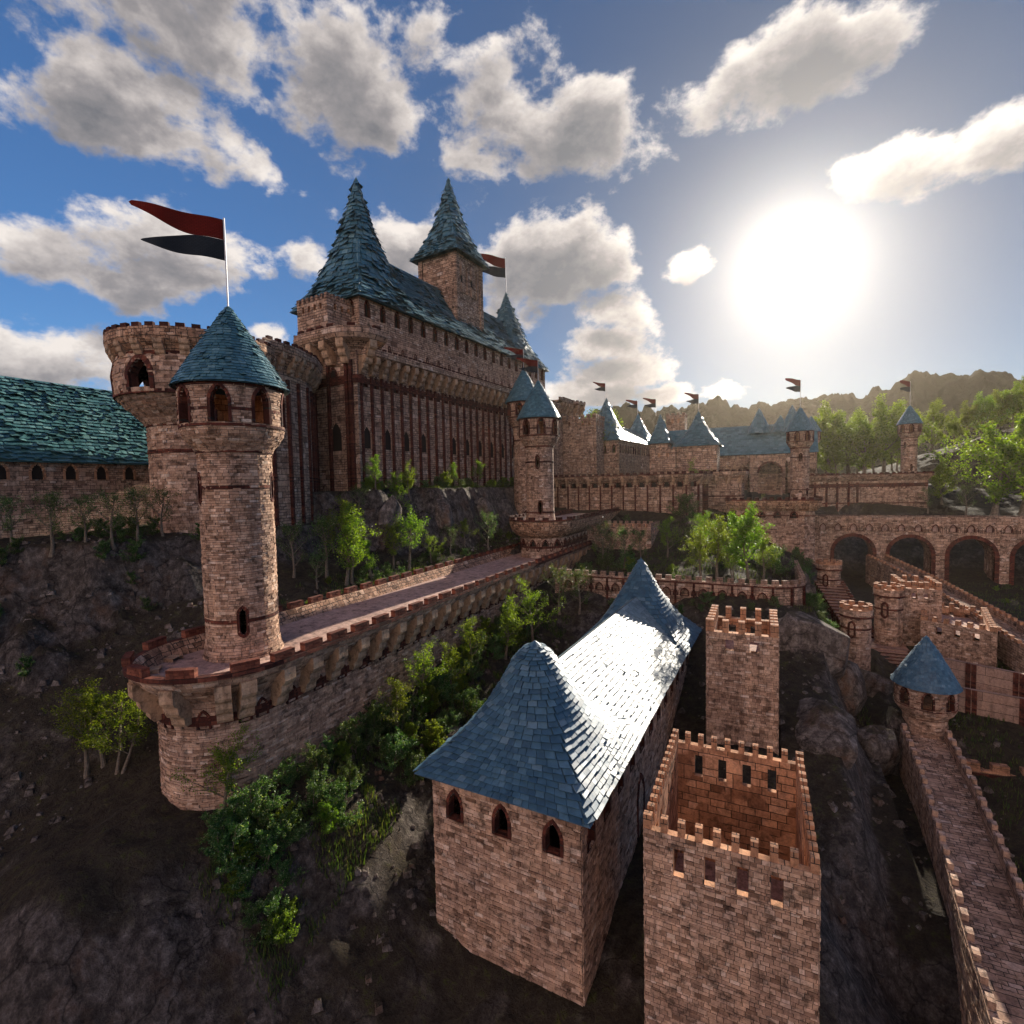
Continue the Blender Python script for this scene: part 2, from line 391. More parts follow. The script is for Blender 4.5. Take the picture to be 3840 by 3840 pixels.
def local(path, u, z, off=0.0, sc=1.0):
    p, n = path.at(u); nn = n/np.linalg.norm(n)
    return Matrix.LocRotScale(Vector((p[0]+n[0]*off, p[1]+n[1]*off, z)), Matrix.Rotation(path.ang(u), 3, 'Z').to_euler(), Vector((sc, sc, sc)))
_mc = {}
def merlon_mesh(L_, T, H, geo=False, m=None):
    k = ('m', L_, T, H, geo, m)
    if k not in _mc:
        mb = MB()
        if geo:
            rows = max(2, round(H/.17)); rh = H/rows
            for r in range(rows):
                x = -L_/2-(.28 if r % 2 else 0)
                while x < L_/2-.02:
                    a, b = max(x, -L_/2), min(x+.56, L_/2); x += .56
                    j = lambda: random.uniform(-.012, .012)
                    y0, y1 = -T/2+j(), T/2+j()
                    mb.box8([(a+.006, y0, r*rh+.005), (b-.006, y0+j(), r*rh+.005), (b-.006, y1, r*rh+.005), (a+.006, y1+j(), r*rh+.005)], [(a+.006, y0, (r+1)*rh-.004), (b-.006, y0+j(), (r+1)*rh-.004), (b-.006, y1, (r+1)*rh-.004+j()*.6), (a+.006, y1+j(), (r+1)*rh-.004)])
        else: mb.box(-L_/2, L_/2, -T/2, T/2, 0, H)
        _mc[k] = mb.mesh('merlon', MAT[m or ('red_geo' if geo else 'red')])
    return _mc[k]
def merlons(parent, path, us, z, off, L_, T, H, geo=False, m=None, name='merlon'):
    me = merlon_mesh(L_, T, H, geo, m)
    for u in us: put(name, me, parent, local(path, u, z, off))
def corbel_mesh(w, out, h, m='plain'):
    k = ('c', w, out, h, m)
    if k not in _mc:
        pr = [(-.15, 0), (out, 0), (out, -.30*h), (out*.93, -.38*h), (out*.80, -.42*h), (out*.76, -.47*h), (out*.74, -.60*h), (out*.64, -.70*h), (out*.5, -.75*h), (out*.46, -.80*h), (out*.43, -.92*h), (out*.33, -h), (-.15, -h)]
        mb = MB()
        for a, b in zip(pr, pr[1:]): mb.face([(-w/2, a[0], a[1]), (w/2, a[0], a[1]), (w/2, b[0], b[1]), (-w/2, b[0], b[1])])
        for sx in (-w/2, w/2): mb.face([(sx, o, z) for o, z in pr], [(o, z) for o, z in pr])
        _mc[k] = mb.mesh('corbel', MAT[m])
    return _mc[k]
def corbels(parent, path, us, z, w, out, h, off=0, m='plain'):
    me = corbel_mesh(w, out, h, m)
    for u in us: put('corbel', me, parent, local(path, u, z, off))
def pilasters(parent, path, us, z0, z1, w=.35, d=.3, m='red', name='pilaster'):
    k = ('p', w, d, round(z1-z0, 2), m)
    if k not in _mc:
        mb = MB(); mb.box(-w/2, w/2, -.1, d, 0, z1-z0); _mc[k] = mb.mesh('pilaster', MAT[m])
    for u in us: put(name, _mc[k], parent, local(path, u, z0))
def seq(a, b, step, ph=0):
    r = []; x = a+ph
    while x <= b: r.append(x); x += step
    return r
def band(parent, path, z0, z1, out=.06, m='red', name='stone_band', u0=None, u1=None):
    mb = MB(); sweep(mb, path, [(-.05, z0), (out, z0), (out, z1), (-.05, z1)], 1.5, u0, u1); return mb.build(name, MAT[m], parent)

# ---------------------------------------------------------------- roofs
def shingles(mb, S, a0, a1, rows, tw, th=.05, lift=.06, tilt=.05, under=True, mess=0.0, full=False, bpow=1.0):
    """S(a, b) -> point (a along the eave 0..1, b up the slope 0..1)"""
    def P(a, b): return Vector(S(a, min(b, 1.0)))
    eps = 1e-3
    for r in range(rows):
        b0 = (r/rows)**bpow; b1 = ((r+1)/rows)**bpow; b2 = min(1.0, b1+(b1-b0)*.35)
        bm = (b0+b1)/2
        ln = 0; q = P(a0, bm)
        for i in range(1, 25):
            q2 = P(a0+(a1-a0)*i/24, bm); ln += (q2-q).length; q = q2
        n = max(3 if full else 1, int(round(ln/tw))); ph = random.random()
        cuts = [a0+(a1-a0)*(i+ph+random.uniform(-.14, .14))/n for i in range(-1, n+1)]
        if full: cuts = cuts[1:]; cuts[-1] = cuts[0]+(a1-a0)
        else: cuts = [min(max(c, a0), a1) for c in cuts]+[a1]
        for c0, c1 in zip(cuts, cuts[1:]):
            if c1-c0 < (a1-a0)/n*.08: continue
            g = (c1-c0)*.02; x0, x1 = c0+g, c1-g
            db = random.uniform(-.12, .12)*(b1-b0)
            p00, p10, p11, p01 = P(x0, max(0, b0+db)), P(x1, max(0, b0+db+random.uniform(-.04, .04)*(b1-b0))), P(x1, b2), P(x0, b2)
            nn = (p10-p00).cross(p01-p00)
            if nn.length < 1e-7: nn = (p10-p00).cross(p11-p10)
            if nn.length < 1e-7: continue
            nn.normalize()
            l0 = lift+random.random()*tilt; l1 = lift+random.random()*tilt
            if mess and random.random() < mess: l0 += random.random()*tilt*3.0; l1 += random.random()*tilt*3.0
            t = nn*th
            top = [p00+nn*l0+t, p10+nn*l1+t, p11+nn*.01+t, p01+nn*.01+t]; bot = [p00+nn*l0, p10+nn*l1, p11+nn*.01, p01+nn*.01]
            k = len(mb.v); mb.v += [tuple(p) for p in bot+top]
            for fq in ((4, 5, 6, 7), (0, 1, 5, 4), (1, 2, 6, 5), (3, 0, 4, 7), (3, 2, 1, 0)):
                mb.f.append(tuple(k+i for i in fq)); mb.mi.append(mb.cm); mb.uv += [(0, 0)]*4
    if under:
        na = 24 if full else 8; nb = 8
        for i in range(na):
            for j in range(nb):
                A0, A1 = a0+(a1-a0)*i/na, a0+(a1-a0)*(i+1)/na; B0, B1 = j/nb, (j+1)/nb
                c = P(a0+(a1-a0)*.5, .5)
                mb.face([P(A0, B0), P(A1, B0), P(A1, B1), P(A0, B1)], [(0, 0)]*4)
def spire_surf(F, lc, wc, hl, hw, prof):
    """prof: (b, size 0..1, z, squareness)"""
    def S(a, b):
        for i in range(len(prof)-1):
            if b <= prof[i+1][0]+1e-9: break
        p, q = prof[i], prof[i+1]; f = (b-p[0])/max(1e-9, q[0]-p[0]); f = min(max(f, 0), 1)
        s = p[1]+(q[1]-p[1])*f; z = p[2]+(q[2]-p[2])*f; sq = p[3]+(q[3]-p[3])*f
        t = a*2*PI; c, sn = math.cos(t), math.sin(t)
        m = max(abs(c), abs(sn)); x, y = c/m, sn/m
        R_ = min(hl, hw)
        x = x*sq*hl*s+c*(1-sq)*R_*s*1.12; y = y*sq*hw*s+sn*(1-sq)*R_*s*1.12
        X, Y = F(lc+x, wc+y); return (X, Y, z)
    return S
def cone_roof(parent, x, y, r, z0, z1, m='slate', tw=.4, rows=24, bulge=.03, tip=.04, name='roof', mess=.06, lift=.05, tilt=.05):
    def S(a, b):
        t = a*2*PI; rr = r*((1-b)*(1-tip)+tip)*(1+bulge*math.sin(b*PI)) - .0; return (x+rr*math.cos(t), y+rr*math.sin(t), z0+(z1-z0)*b)
    mb = MB(); shingles(mb, S, 0, 1, rows, tw, .04, lift, tilt, True, mess, True)
    # blunt cap
    n = 10
    for i in range(n):
        t0, t1 = 2*PI*i/n, 2*PI*(i+1)/n; R_ = r*tip*1.6
        mb.face([(x+R_*math.cos(t0), y+R_*math.sin(t0), z1-.02), (x+R_*math.cos(t1), y+R_*math.sin(t1), z1-.02), (x, y, z1+r*tip*1.2)], [(0, 0)]*3)
    return mb.build(name, MAT[m], parent)
_flag = {}
def flag(x, y, z, k, label, ph=0.0, hpole=None):
    e = empty('flag', (x, y, z), label, 'flag', 'swallow-tailed flags on the spires')
    H = hpole or 5.9*k
    mb = MB(); n = 8; r = .055*k
    for i in range(n):
        a, b = 2*PI*i/n, 2*PI*(i+1)/n
        mb.face([(x+r*math.cos(a), y+r*math.sin(a), z-.3*k), (x+r*math.cos(b), y+r*math.sin(b), z-.3*k), (x+r*math.cos(b), y+r*math.sin(b), z+H), (x+r*math.cos(a), y+r*math.sin(a), z+H)])
    mb.face([(x+r*math.cos(2*PI*i/n), y+r*math.sin(2*PI*i/n), z+H) for i in range(n)])
    mb.build('flag_pole', MAT['pole'], e)
    fb = MB(); Lf, Hf = 5.3*k, 2.75*k; a = math.radians(-145+90); dx, dy = math.cos(math.radians(90+145)), math.sin(math.radians(90+145))
    nx, ny = -dy, dx; U, V = 34, 14
    def P(u, q, top):     # q 0..1 within the half
        t = max(0, (u-.36)/.64)
        if top: lo = .5+.42*t**1.25; hi = 1.0+.02*t; ln = 1.0
        else: lo = .0+.20*t**1.6; hi = .5-.27*t**1.3; ln = .90
        v = lo+(hi-lo)*q
        if t >= 1: v = (lo+hi)/2 if top else (lo+hi)/2
        dist = u*Lf*ln; w = .22*k*math.sin(u*8.5+ph+v*1.4)*u**.6+.34*k*math.sin(u*3.6+ph*.7)*u
        zz = z+H-.12*k-Hf*(1-v)+.16*k*math.sin(u*6.0+ph+(1.2 if top else 0))*u-.10*k*u+(.12*k*u if top else 0)
        return (x+dx*(dist+r)+nx*w, y+dy*(dist+r)+ny*w, zz), (u, (.5+.5*q+1e-3) if top else .5*q-1e-3)
    for top in (0, 1):
        for i in range(U):
            for j in range(7):
                q = [P(i/U, j/7, top), P((i+1)/U, j/7, top), P((i+1)/U, (j+1)/7, top), P(i/U, (j+1)/7, top)]
                fb.face([c[0] for c in q], [c[1] for c in q])
    fb.build('flag_cloth', MAT['cloth'], e)
    return e

# ---------------------------------------------------------------- the round roofed tower
def ring_path(x, y, r, n=40): return Path(arc(x, y, r, 0, -360, n)[:-1], True) if False else Path([(x+r*math.cos(2*PI*i/n), y+r*math.sin(2*PI*i/n)) for i in range(n)], True)
def revolve_surf(x, y, prof, rref):
    """prof list (r, z); v = arclength along it; u = angle*rref"""
    V = [0.0]
    for a, b in zip(prof, prof[1:]): V.append(V[-1]+math.hypot(b[0]-a[0], b[1]-a[1]))
    def S(u, v, o):
        i = 0
        while i < len(V)-2 and v > V[i+1]: i += 1
        a, b = prof[i], prof[i+1]; f = (v-V[i])/max(1e-9, V[i+1]-V[i])
        r = a[0]+(b[0]-a[0])*f; z = a[1]+(b[1]-a[1])*f; L_ = max(1e-9, V[i+1]-V[i]); nr, nz = (b[1]-a[1])/L_, -(b[0]-a[0])/L_
        t = u/rref; r += o*nr; return (x+r*math.cos(t), y+r*math.sin(t), z+o*nz)
    return S, V[-1]
def round_tower(label, x, y, zb, ze, k=1.0, kr=None, sl=(1.25, -1.25, 3.1, 0.0), near=0, roofmat='slate', group=None, rings=(), a0=0.0, tiph=5.55, slits=True, name='round_tower', rows=24, bs=1.0, cat='tower', nwin=8, eave=4.15, tw=.42):
    e = empty(name, (x, y, zb), label, cat, group)
    kr = kr or k; r = 2.62*kr; zr = ze-4.76*k; zh = ze-2.95*k; rh = 3.70*kr
    m = MAT['brick'] if near else MAT['stone' if k*bs < 1.3 else 'stone_far']
    segs = [([(r+.28*k, zb), (r+.12*k, zb+.6*k), (r, zb+1.4*k), (r, zr)], r, []),
            ([(r+.03, zr), (r+(rh-r)*.2, zr+.35*k), (r+(rh-r)*.58, zr+.8*k), (r+(rh-r)*.88, zr+1.3*k), (rh, zh)], (r+rh)/2, []),
            ([(rh, zh), (rh, ze)], rh, [])]
    mb = MB(); cb = MB()
    ww = 1.12*min(k, kr*1.02)
    wins = [(2*PI*rh*((i+.5)/nwin)+a0*rh, .17*k, ww, 2.45*k) for i in range(nwin)]
    for i, (prof, rr, hs) in enumerate(segs):
        S, LL = revolve_surf(x, y, prof, rr); per = 2*PI*rr
        hs = []
        if i == 2:
            hs = [((w[0]) % per, w[1], w[2], w[3]) for w in wins]
            hs += [(h[0]+per, *h[1:]) for h in hs if h[0] < 1*k]+[(h[0]-per, *h[1:]) for h in hs if h[0] > per-1*k]
            for w in wins: window(S, w[0], w[1], w[2], w[3], e, fw=.2*k, out=.13*k, depth=.45*k)
        if i == 0 and slits:
            for zz, aa in ((zr-2.5*k, sl[0]), (zr-2.5*k, sl[1]), (zr-2.5*k, sl[2]))+(((zb+2.75*k, sl[3]), ) if zr-zb > 6*k else ()):
                # angles are measured from the direction facing the camera
                an = math.atan2(-y, -x)+aa; u = (an % (2*PI))*rr; v = zz-zb; hs.append((u, v-.9*k, .42*k, 1.9*k, 1))
                window(S, u, v-.9*k, .42*k, 1.9*k, e, 'slit_window', .17*k, .1*k, .4*k, both=True)
        tgt = mb
        if near:
            skin(cb, S, 0, per, 0, LL, per/36, .3 if i else .8, hs, .0)
            bricks(mb, S, 0, per, 0, LL, .42*bs, .17*bs, .05, .05*bs, hs)
        else: skin(mb, S, 0, per, 0, LL, per/32, .5*k if i else 4, hs, .0)
    mb.build('wall', m, e)
    if near: cb.build('mortar', MAT['core'], e)
    # inner lining of the lookout room, floor and sill
    ib = MB(); S, LL = revolve_surf(x, y, [(rh-.5*k, ze), (rh-.5*k, zh+.02), (.01, zh+.02)], rh)
    hs = [(w[0] % (2*PI*rh), ze-zh-w[1]-w[3], w[2], w[3]) for w in wins]
    S2 = lambda u, v, o: S(u, v, o)
    zz = [h for h in wins]
    Si = lambda u, v, o: (x+(rh-.5*k)*math.cos(u/rh), y+(rh-.5*k)*math.sin(u/rh), zh+v)
    hw = [(w[0] % (2*PI*rh), w[1], w[2], w[3]) for w in wins]; per = 2*PI*rh
    hw += [(h[0]+per, *h[1:]) for h in hw if h[0] < 1*k]+[(h[0]-per, *h[1:]) for h in hw if h[0] > per-1*k]
    skin(ib, Si, 0, per, 0, ze-zh, per/32, .5*k, hw)
    n = 24
    for i in range(n):
        t0, t1 = 2*PI*i/n, 2*PI*(i+1)/n; ib.face([(x, y, zh+.05), (x+rh*math.cos(t0), y+rh*math.sin(t0), zh+.05), (x+rh*math.cos(t1), y+rh*math.sin(t1), zh+.05)])
    ib.build('inner_lining', MAT['ashlar'], e)
    for z0, rr, t in ((ze-.28*k, rh, .28*k), (zh-.1*k, rh, .2*k), (zr-.02, r+.05*k, .2*k)):
        band(e, ring_path(x, y, rr), z0, z0+t, .1*k)
    ph = ring_path(x, y, rh); off = wins[0][0]
    bb = MB()      # band between the windows
    for i in range(nwin):
        u0 = wins[i][0]+ww*.6; u1 = wins[i][0]+2*PI*rh/nwin-ww*.6
        S3 = lambda u, v, o: (x+(rh+o)*math.cos(u/rh), y+(rh+o)*math.sin(u/rh), v)
        z0 = ze-1.95*k
        for q in range(3):
            a, b = u0+(u1-u0)*q/3, u0+(u1-u0)*(q+1)/3
            bb.face([S3(a, z0, .09*k), S3(b, z0, .09*k), S3(b, z0+.2*k, .09*k), S3(a, z0+.2*k, .09*k)], [(a, 0), (b, 0), (b, .2), (a, .2)])
            bb.face([S3(a, z0+.2*k, .09*k), S3(b, z0+.2*k, .09*k), S3(b, z0+.2*k, -.05), S3(a, z0+.2*k, -.05)], [(a, 0), (b, 0), (b, .2), (a, .2)])
            bb.face([S3(a, z0, -.05), S3(b, z0, -.05), S3(b, z0, .09*k), S3(a, z0, .09*k)], [(a, 0), (b, 0), (b, .2), (a, .2)])
    bb.build('stone_band', MAT['red'], e)
    base = math.atan2(-y, -x); gap = .30*k/r+.03
    def broken(z0, cuts):
        cuts = sorted((base+c) % (2*PI) for c in cuts)
        for i, c in enumerate(cuts):
            c2 = cuts[(i+1) % len(cuts)]+(2*PI if i == len(cuts)-1 else 0); a_, b_ = c+gap, c2-gap; n = max(3, int((b_-a_)/.15))
            band(e, Path([(x+r*math.cos(a_+(b_-a_)*q/n), y+r*math.sin(a_+(b_-a_)*q/n)) for q in range(n+1)]), z0, z0+.26*k, .085*k)
    if slits: broken(zr-2.6*k, sl[:3])
    for z0 in rings:
        if abs(z0-zb-2.6*k) < k and slits and zr-zb > 6*k: broken(z0, [sl[3], sl[3]+PI])
        else: band(e, ring_path(x, y, r), z0, z0+.26*k, .085*k)
    cone_roof(e, x, y, eave*kr, ze-.12*k, ze+tiph*k, roofmat, tw*k, rows, .03, .045, tilt=.06*k, lift=.05*k)
    return e
# crenellated drum turret
def drum(label, x, y, zb, zt, r, group=None, nm=10, near=1, ring=None):
    e = empty('round_turret', (x, y, zb), label, 'turret', group)
    prof = [(r+.12, zb), (r, zb+.8), (r, zt-1.4), (r+.16, zt-1.2), (r+.16, zt-.55)]
    S, LL = revolve_surf(x, y, prof, r); mb = MB()
    if near: bricks(mb, S, 0, 2*PI*r, 0, LL, .42, .18, .04, .05); cb = MB(); skin(cb, S, 0, 2*PI*r, 0, LL, 2*PI*r/28, .6); cb.build('mortar', MAT['core'], e)
    else: skin(mb, S, 0, 2*PI*r, 0, LL, 2*PI*r/28, .6)
    p = ring_path(x, y, r, 28)
    mb.build('wall', MAT['brick' if near else 'stone'], e)
    tb = MB(); sweep(tb, p, [(.21, zt-.56), (.21, zt-.48), (-.3, zt-.48), (-.3, zt-1.5)], 1.0)
    n = 28; tb.face([(x+(r-.25)*math.cos(2*PI*i/n), y+(r-.25)*math.sin(2*PI*i/n), zt-1.3) for i in range(n)])
    tb.build('parapet', MAT['ashlar'], e)
    merlons(e, p, [p.L*(i+.5)/nm for i in range(nm)], zt-.5, -.04, 2*PI*r/nm*.5, .45, .5, m='ashlar')
    band(e, p, zt-1.42, zt-1.22, .24)
    if ring:
        band(e, p, ring, ring+.2, .09)
        an = math.atan2(-y, -x)-.25; S0 = lambda u, v, o: (x+(r+.03+o)*math.cos(u/r), y+(r+.03+o)*math.sin(u/r), v)
        window(S0, an*r, ring-.7, .36, 1.5, e, 'slit_window', .17, .13, .05, both=True, pane='dark')
    return e
# square crenellated block; F maps local (l, w) to plan
def block(label, F, l0, l1, w0, w1, zb, zt, name='square_tower', cat='tower', mh=.9, ml=.7, mg=1.2, near=0, holes=True, floor=1.8, m='stone', group=None, t=.55, wins=(), hh=1.1, open_top=True, hw=.55, bw=.42, bh=.2):
    X, Y = F((l0+l1)/2, (w0+w1)/2); e = empty(name, (X, Y, zb), label, cat, group)
    zp = zt-mh
    cor = [F(l0, w0), F(l1, w0), F(l1, w1), F(l0, w1)]
    A = sum(cor[i][0]*cor[(i+1) % 4][1]-cor[(i+1) % 4][0]*cor[i][1] for i in range(4))
    if A < 0: cor = cor[::-1]
    mb = MB(); cb = MB(); ib = MB()
    for i in range(4):
        a, b = cor[i], cor[(i+1) % 4]; p = Path([a, b]); LL = p.L
        hs = []
        if holes:
            n = max(2, int((LL-1.6)/(hw*2.6)))
            for q in range(n):
                u = .8+(LL-1.6)*(q+.5)/n
                if n > 5 and q == n//2: continue
                hs.append((u, zp-.55-hh, hw, hh))
        S = lambda u, v, o, p=p: p.S(u, v, o)
        def inh(u, v): return any(abs(u-h[0]) < h[2]/2 and h[1] < v < h[1]+h[3] for h in hs)
        U = lines(0, LL, LL, [(h[0]-h[2]/2, h[0]+h[2]/2, h[2]) for h in hs]); V = lines(zb, zp, 30, [(h[1], h[1]+h[3], h[3]) for h in hs])
        for tgt, off, src in (((cb if near else mb), 0, 0), (ib, -t, 1)):
            for q in range(len(U)-1):
                for k in range(len(V)-1):
                    if inh((U[q]+U[q+1])/2, (V[k]+V[k+1])/2): continue
                    ua, ub = (max(U[q], t), min(U[q+1], LL-t)) if src else (U[q], U[q+1])
                    if src and (V[k+1] < zp-floor-3 or ub <= ua): continue
                    tgt.face([S(ua, V[k], off), S(ub, V[k], off), S(ub, V[k+1], off), S(ua, V[k+1], off)], [(ua, V[k]), (ub, V[k]), (ub, V[k+1]), (ua, V[k+1])])
        for h in hs:
            a_, b_ = h[0]-h[2]/2, h[0]+h[2]/2
            for P0, P1, P2, P3 in (((a_, h[1], 0), (a_, h[1], -t), (a_, h[1]+h[3], -t), (a_, h[1]+h[3], 0)), ((b_, h[1], 0), (b_, h[1], -t), (b_, h[1]+h[3], -t), (b_, h[1]+h[3], 0)), ((a_, h[1], 0), (b_, h[1], 0), (b_, h[1], -t), (a_, h[1], -t)), ((a_, h[1]+h[3], 0), (b_, h[1]+h[3], 0), (b_, h[1]+h[3], -t), (a_, h[1]+h[3], -t))):
                ib.face([S(*P0), S(*P1), S(*P2), S(*P3)])
        if near:
            class HH: pass
            hr = [(h[0], h[1], h[2], h[3]) for h in hs]
            # rectangular holes: cut bricks by hand
            v = zb
            bricks_rect(mb, S, 0, LL, zb, zp, bw, bh, hr)
        n = max(1, int(round((LL-ml)/(ml+mg)))); step = (LL-ml)/n
        for q in range(n+1):
            if q == n: continue
            L_ = ml*1.3 if q == 0 else ml
            put('merlon', merlon_mesh(round(ml*1.25, 2) if q == 0 else ml, t, mh, False, 'ashlar' if near else m), e, local(p, step*q+ml/2, zp, -t/2))
            if q == 0: put('merlon', merlon_mesh(round(ml*1.0, 2), t-.01, round(mh-.004, 3), False, 'ashlar' if near else m), e, local(p, LL-ml/2-.02, zp, -t/2-.003))
        tb = MB() if i == 0 else tb
        tb.face([S(0, zp, .04), S(LL, zp, .04), S(LL-t, zp, -t), S(t, zp, -t)])
    mb.build('wall', MAT['brick' if near else m], e)
    if near: cb.build('mortar', MAT['core'], e)
    ib.build('inner_wall', MAT['ashlar'], e); tb.build('wall_top', MAT['ashlar'], e)
    fb = MB(); fb.face([(c[0], c[1], zp-floor) for c in cor]); fb.build('roof_terrace', MAT['walk'], e)
    return e
def bricks_rect(mb, S, u0, u1, v0, v1, bw, bh, hs):
    # split the wall in v bands so that rectangular openings stay clear
    vs = sorted(set([v0, v1]+[h[1] for h in hs]+[h[1]+h[3] for h in hs])); vs = [v for v in vs if v0 <= v <= v1]
    for a, b in zip(vs, vs[1:]):
        mid = (a+b)/2; us = [u0]
        for h in sorted(hs):
            if h[1] < mid < h[1]+h[3]: us += [h[0]-h[2]/2, h[0]+h[2]/2]
        us.append(u1)
        for i in range(0, len(us), 2):
            if us[i+1]-us[i] > .04: bricks(mb, S, us[i], us[i+1], a, b, bw, bh, .03, .03)
# hall with a flared roof and a spire over each end
def hall(label, F, l0, l1, w0, w1, zb, ze, zr, tips, name='great_hall', cat='hall', m='stone', near=0, over=.5, roofm='slate', tw=.6, rows=16, wins=None, group=None, sides=(0, 1, 2, 3), spires=(1, 1), seg=1.0, slope_m=None, win=(.7, 2.0), mess=.15, e=None, bell=.42, tilt=.07):
    X, Y = F((l0+l1)/2, (w0+w1)/2)
    if e is None: e = empty(name, (X, Y, zb), label, cat, group)
    wc = (w0+w1)/2; hw = (w1-w0)/2+over; hl = hw
    cor = [(l0, w0), (l1, w0), (l1, w1), (l0, w1)]; pc = [F(*c) for c in cor]
    A = sum(pc[i][0]*pc[(i+1) % 4][1]-pc[(i+1) % 4][0]*pc[i][1] for i in range(4))
    order = [0, 1, 2, 3] if A > 0 else [3, 2, 1, 0]
    mb = MB(); cb = MB()
    for i in range(4):
        a, b = pc[order[i]], pc[order[(i+1) % 4]]; p = Path([a, b]); hs = []
        S = p.S
        if wins:
            step, v0, w, h = wins; n = max(1, int((p.L-.8)/step))
            for q in range(n):
                u = p.L*(q+.5)/n; hs.append((u, v0, w, h)); window(S, u, v0, w, h, e, fw=max(.16, w*.22), out=.09, depth=.45)
        if near: skin(cb, S, 0, p.L, zb, ze, 4, 4, hs); bricks(mb, S, 0, p.L, zb, ze, .45, .2, .03, .05, hs)
        else: skin(mb, S, 0, p.L, zb, ze, 6, 6, hs)
    mb.build('wall', MAT['brick' if near else m], e)
    if near: cb.build('mortar', MAT['core'], e)
    # main slopes
    rb = MB()
    la, lb = l0-over+hl, l1+over-hl
    if not spires[0]: la = l0-over
    if not spires[1]: lb = l1+over
    pyramid = lb-la < .6
    for sd in (-1, 1) if not pyramid else ():
        def S(a, b, sd=sd):
            aa = a if sd > 0 else 1-a
            l = la+(lb-la)*aa; q = (1-b); s = q**1.12; up = 0
            return (*F(l, wc+sd*hw*s), ze-.15+(zr-ze+.15)*b)
        # keep the outward normals pointing up
        t = (Vector(S(1, 0))-Vector(S(0, 0))).cross(Vector(S(0, .5))-Vector(S(0, 0)))
        SS = S if t.z > 0 else (lambda a, b, S=S: S(1-a, b))
        shingles(rb, SS, 0, 1, rows, tw, .05, .05*seg, tilt, True, mess)
    if rb.v: rb.build('roof', MAT[slope_m or roofm], e)
    for end, (lc, tip) in enumerate(((la if spires[0] else l0, tips[0]), (lb if spires[1] else l1, tips[1]))):
        if not spires[end] or (pyramid and end): continue
        if pyramid: lc = (l0+l1)/2
        H = tip-ze; hr = zr-ze
        pf = [(0, 1.0, ze-.15, 1), (.12, .86, ze+.10*hr*1.2, .97), (.28, .70, ze+hr*.36, .75), (.45, .50, ze+hr*.78, .35), (.6, .36, ze+min(hr*1.12, H*.7), .12), (.8, .2, ze+H*.86 if H < hr*1.6 else ze+H*.72, 0), (1.0, .035, tip, 0)]
        if H >= hr*1.45:
            pf = [(0, 1.0, ze-.15, 1), (.10, .88, ze+H*.07, .97), (.25, .68, ze+H*.21, .8), (.42, .46, ze+H*.44, .45), (.6, .28, ze+H*.64, .15), (.8, .14, ze+H*.83, 0), (1.0, .02, tip, 0)]
        else:
            pf = [(0, 1.0, ze-.15, 1), (.12, .87, ze+H*.085, .97), (.28, .70, ze+H*.23, .75), (.45, .50, ze+H*.43, .35), (.62, .34, ze+H*.64, .08), (.82, .20, ze+H*.87, 0), (1.0, .07, tip, 0)]
        S = spire_surf(F, lc, wc, hl, hw, pf)
        t = (Vector(S(.05, .3))-Vector(S(0, .3))).cross(Vector(S(0, .4))-Vector(S(0, .3))); c = Vector((*F(lc, wc), S(0, .3)[2])); outw = Vector(S(0, .3))-c
        SS = S if t.dot(outw) > 0 else (lambda a, b, S=S: S(-a, b))
        sb = MB(); shingles(sb, SS, 0, 1, int(rows*1.5), tw, .05, .06*seg, tilt*1.3, True, mess*1.5, True)
        n = 8
        for i in range(n): sb.face([SS(i/n, 1.0), SS((i+1)/n, 1.0), (*F(lc, wc), tip+hw*.06)], [(0, 0)]*3)
        sb.build('spire_roof', MAT[roofm], e)
    return e

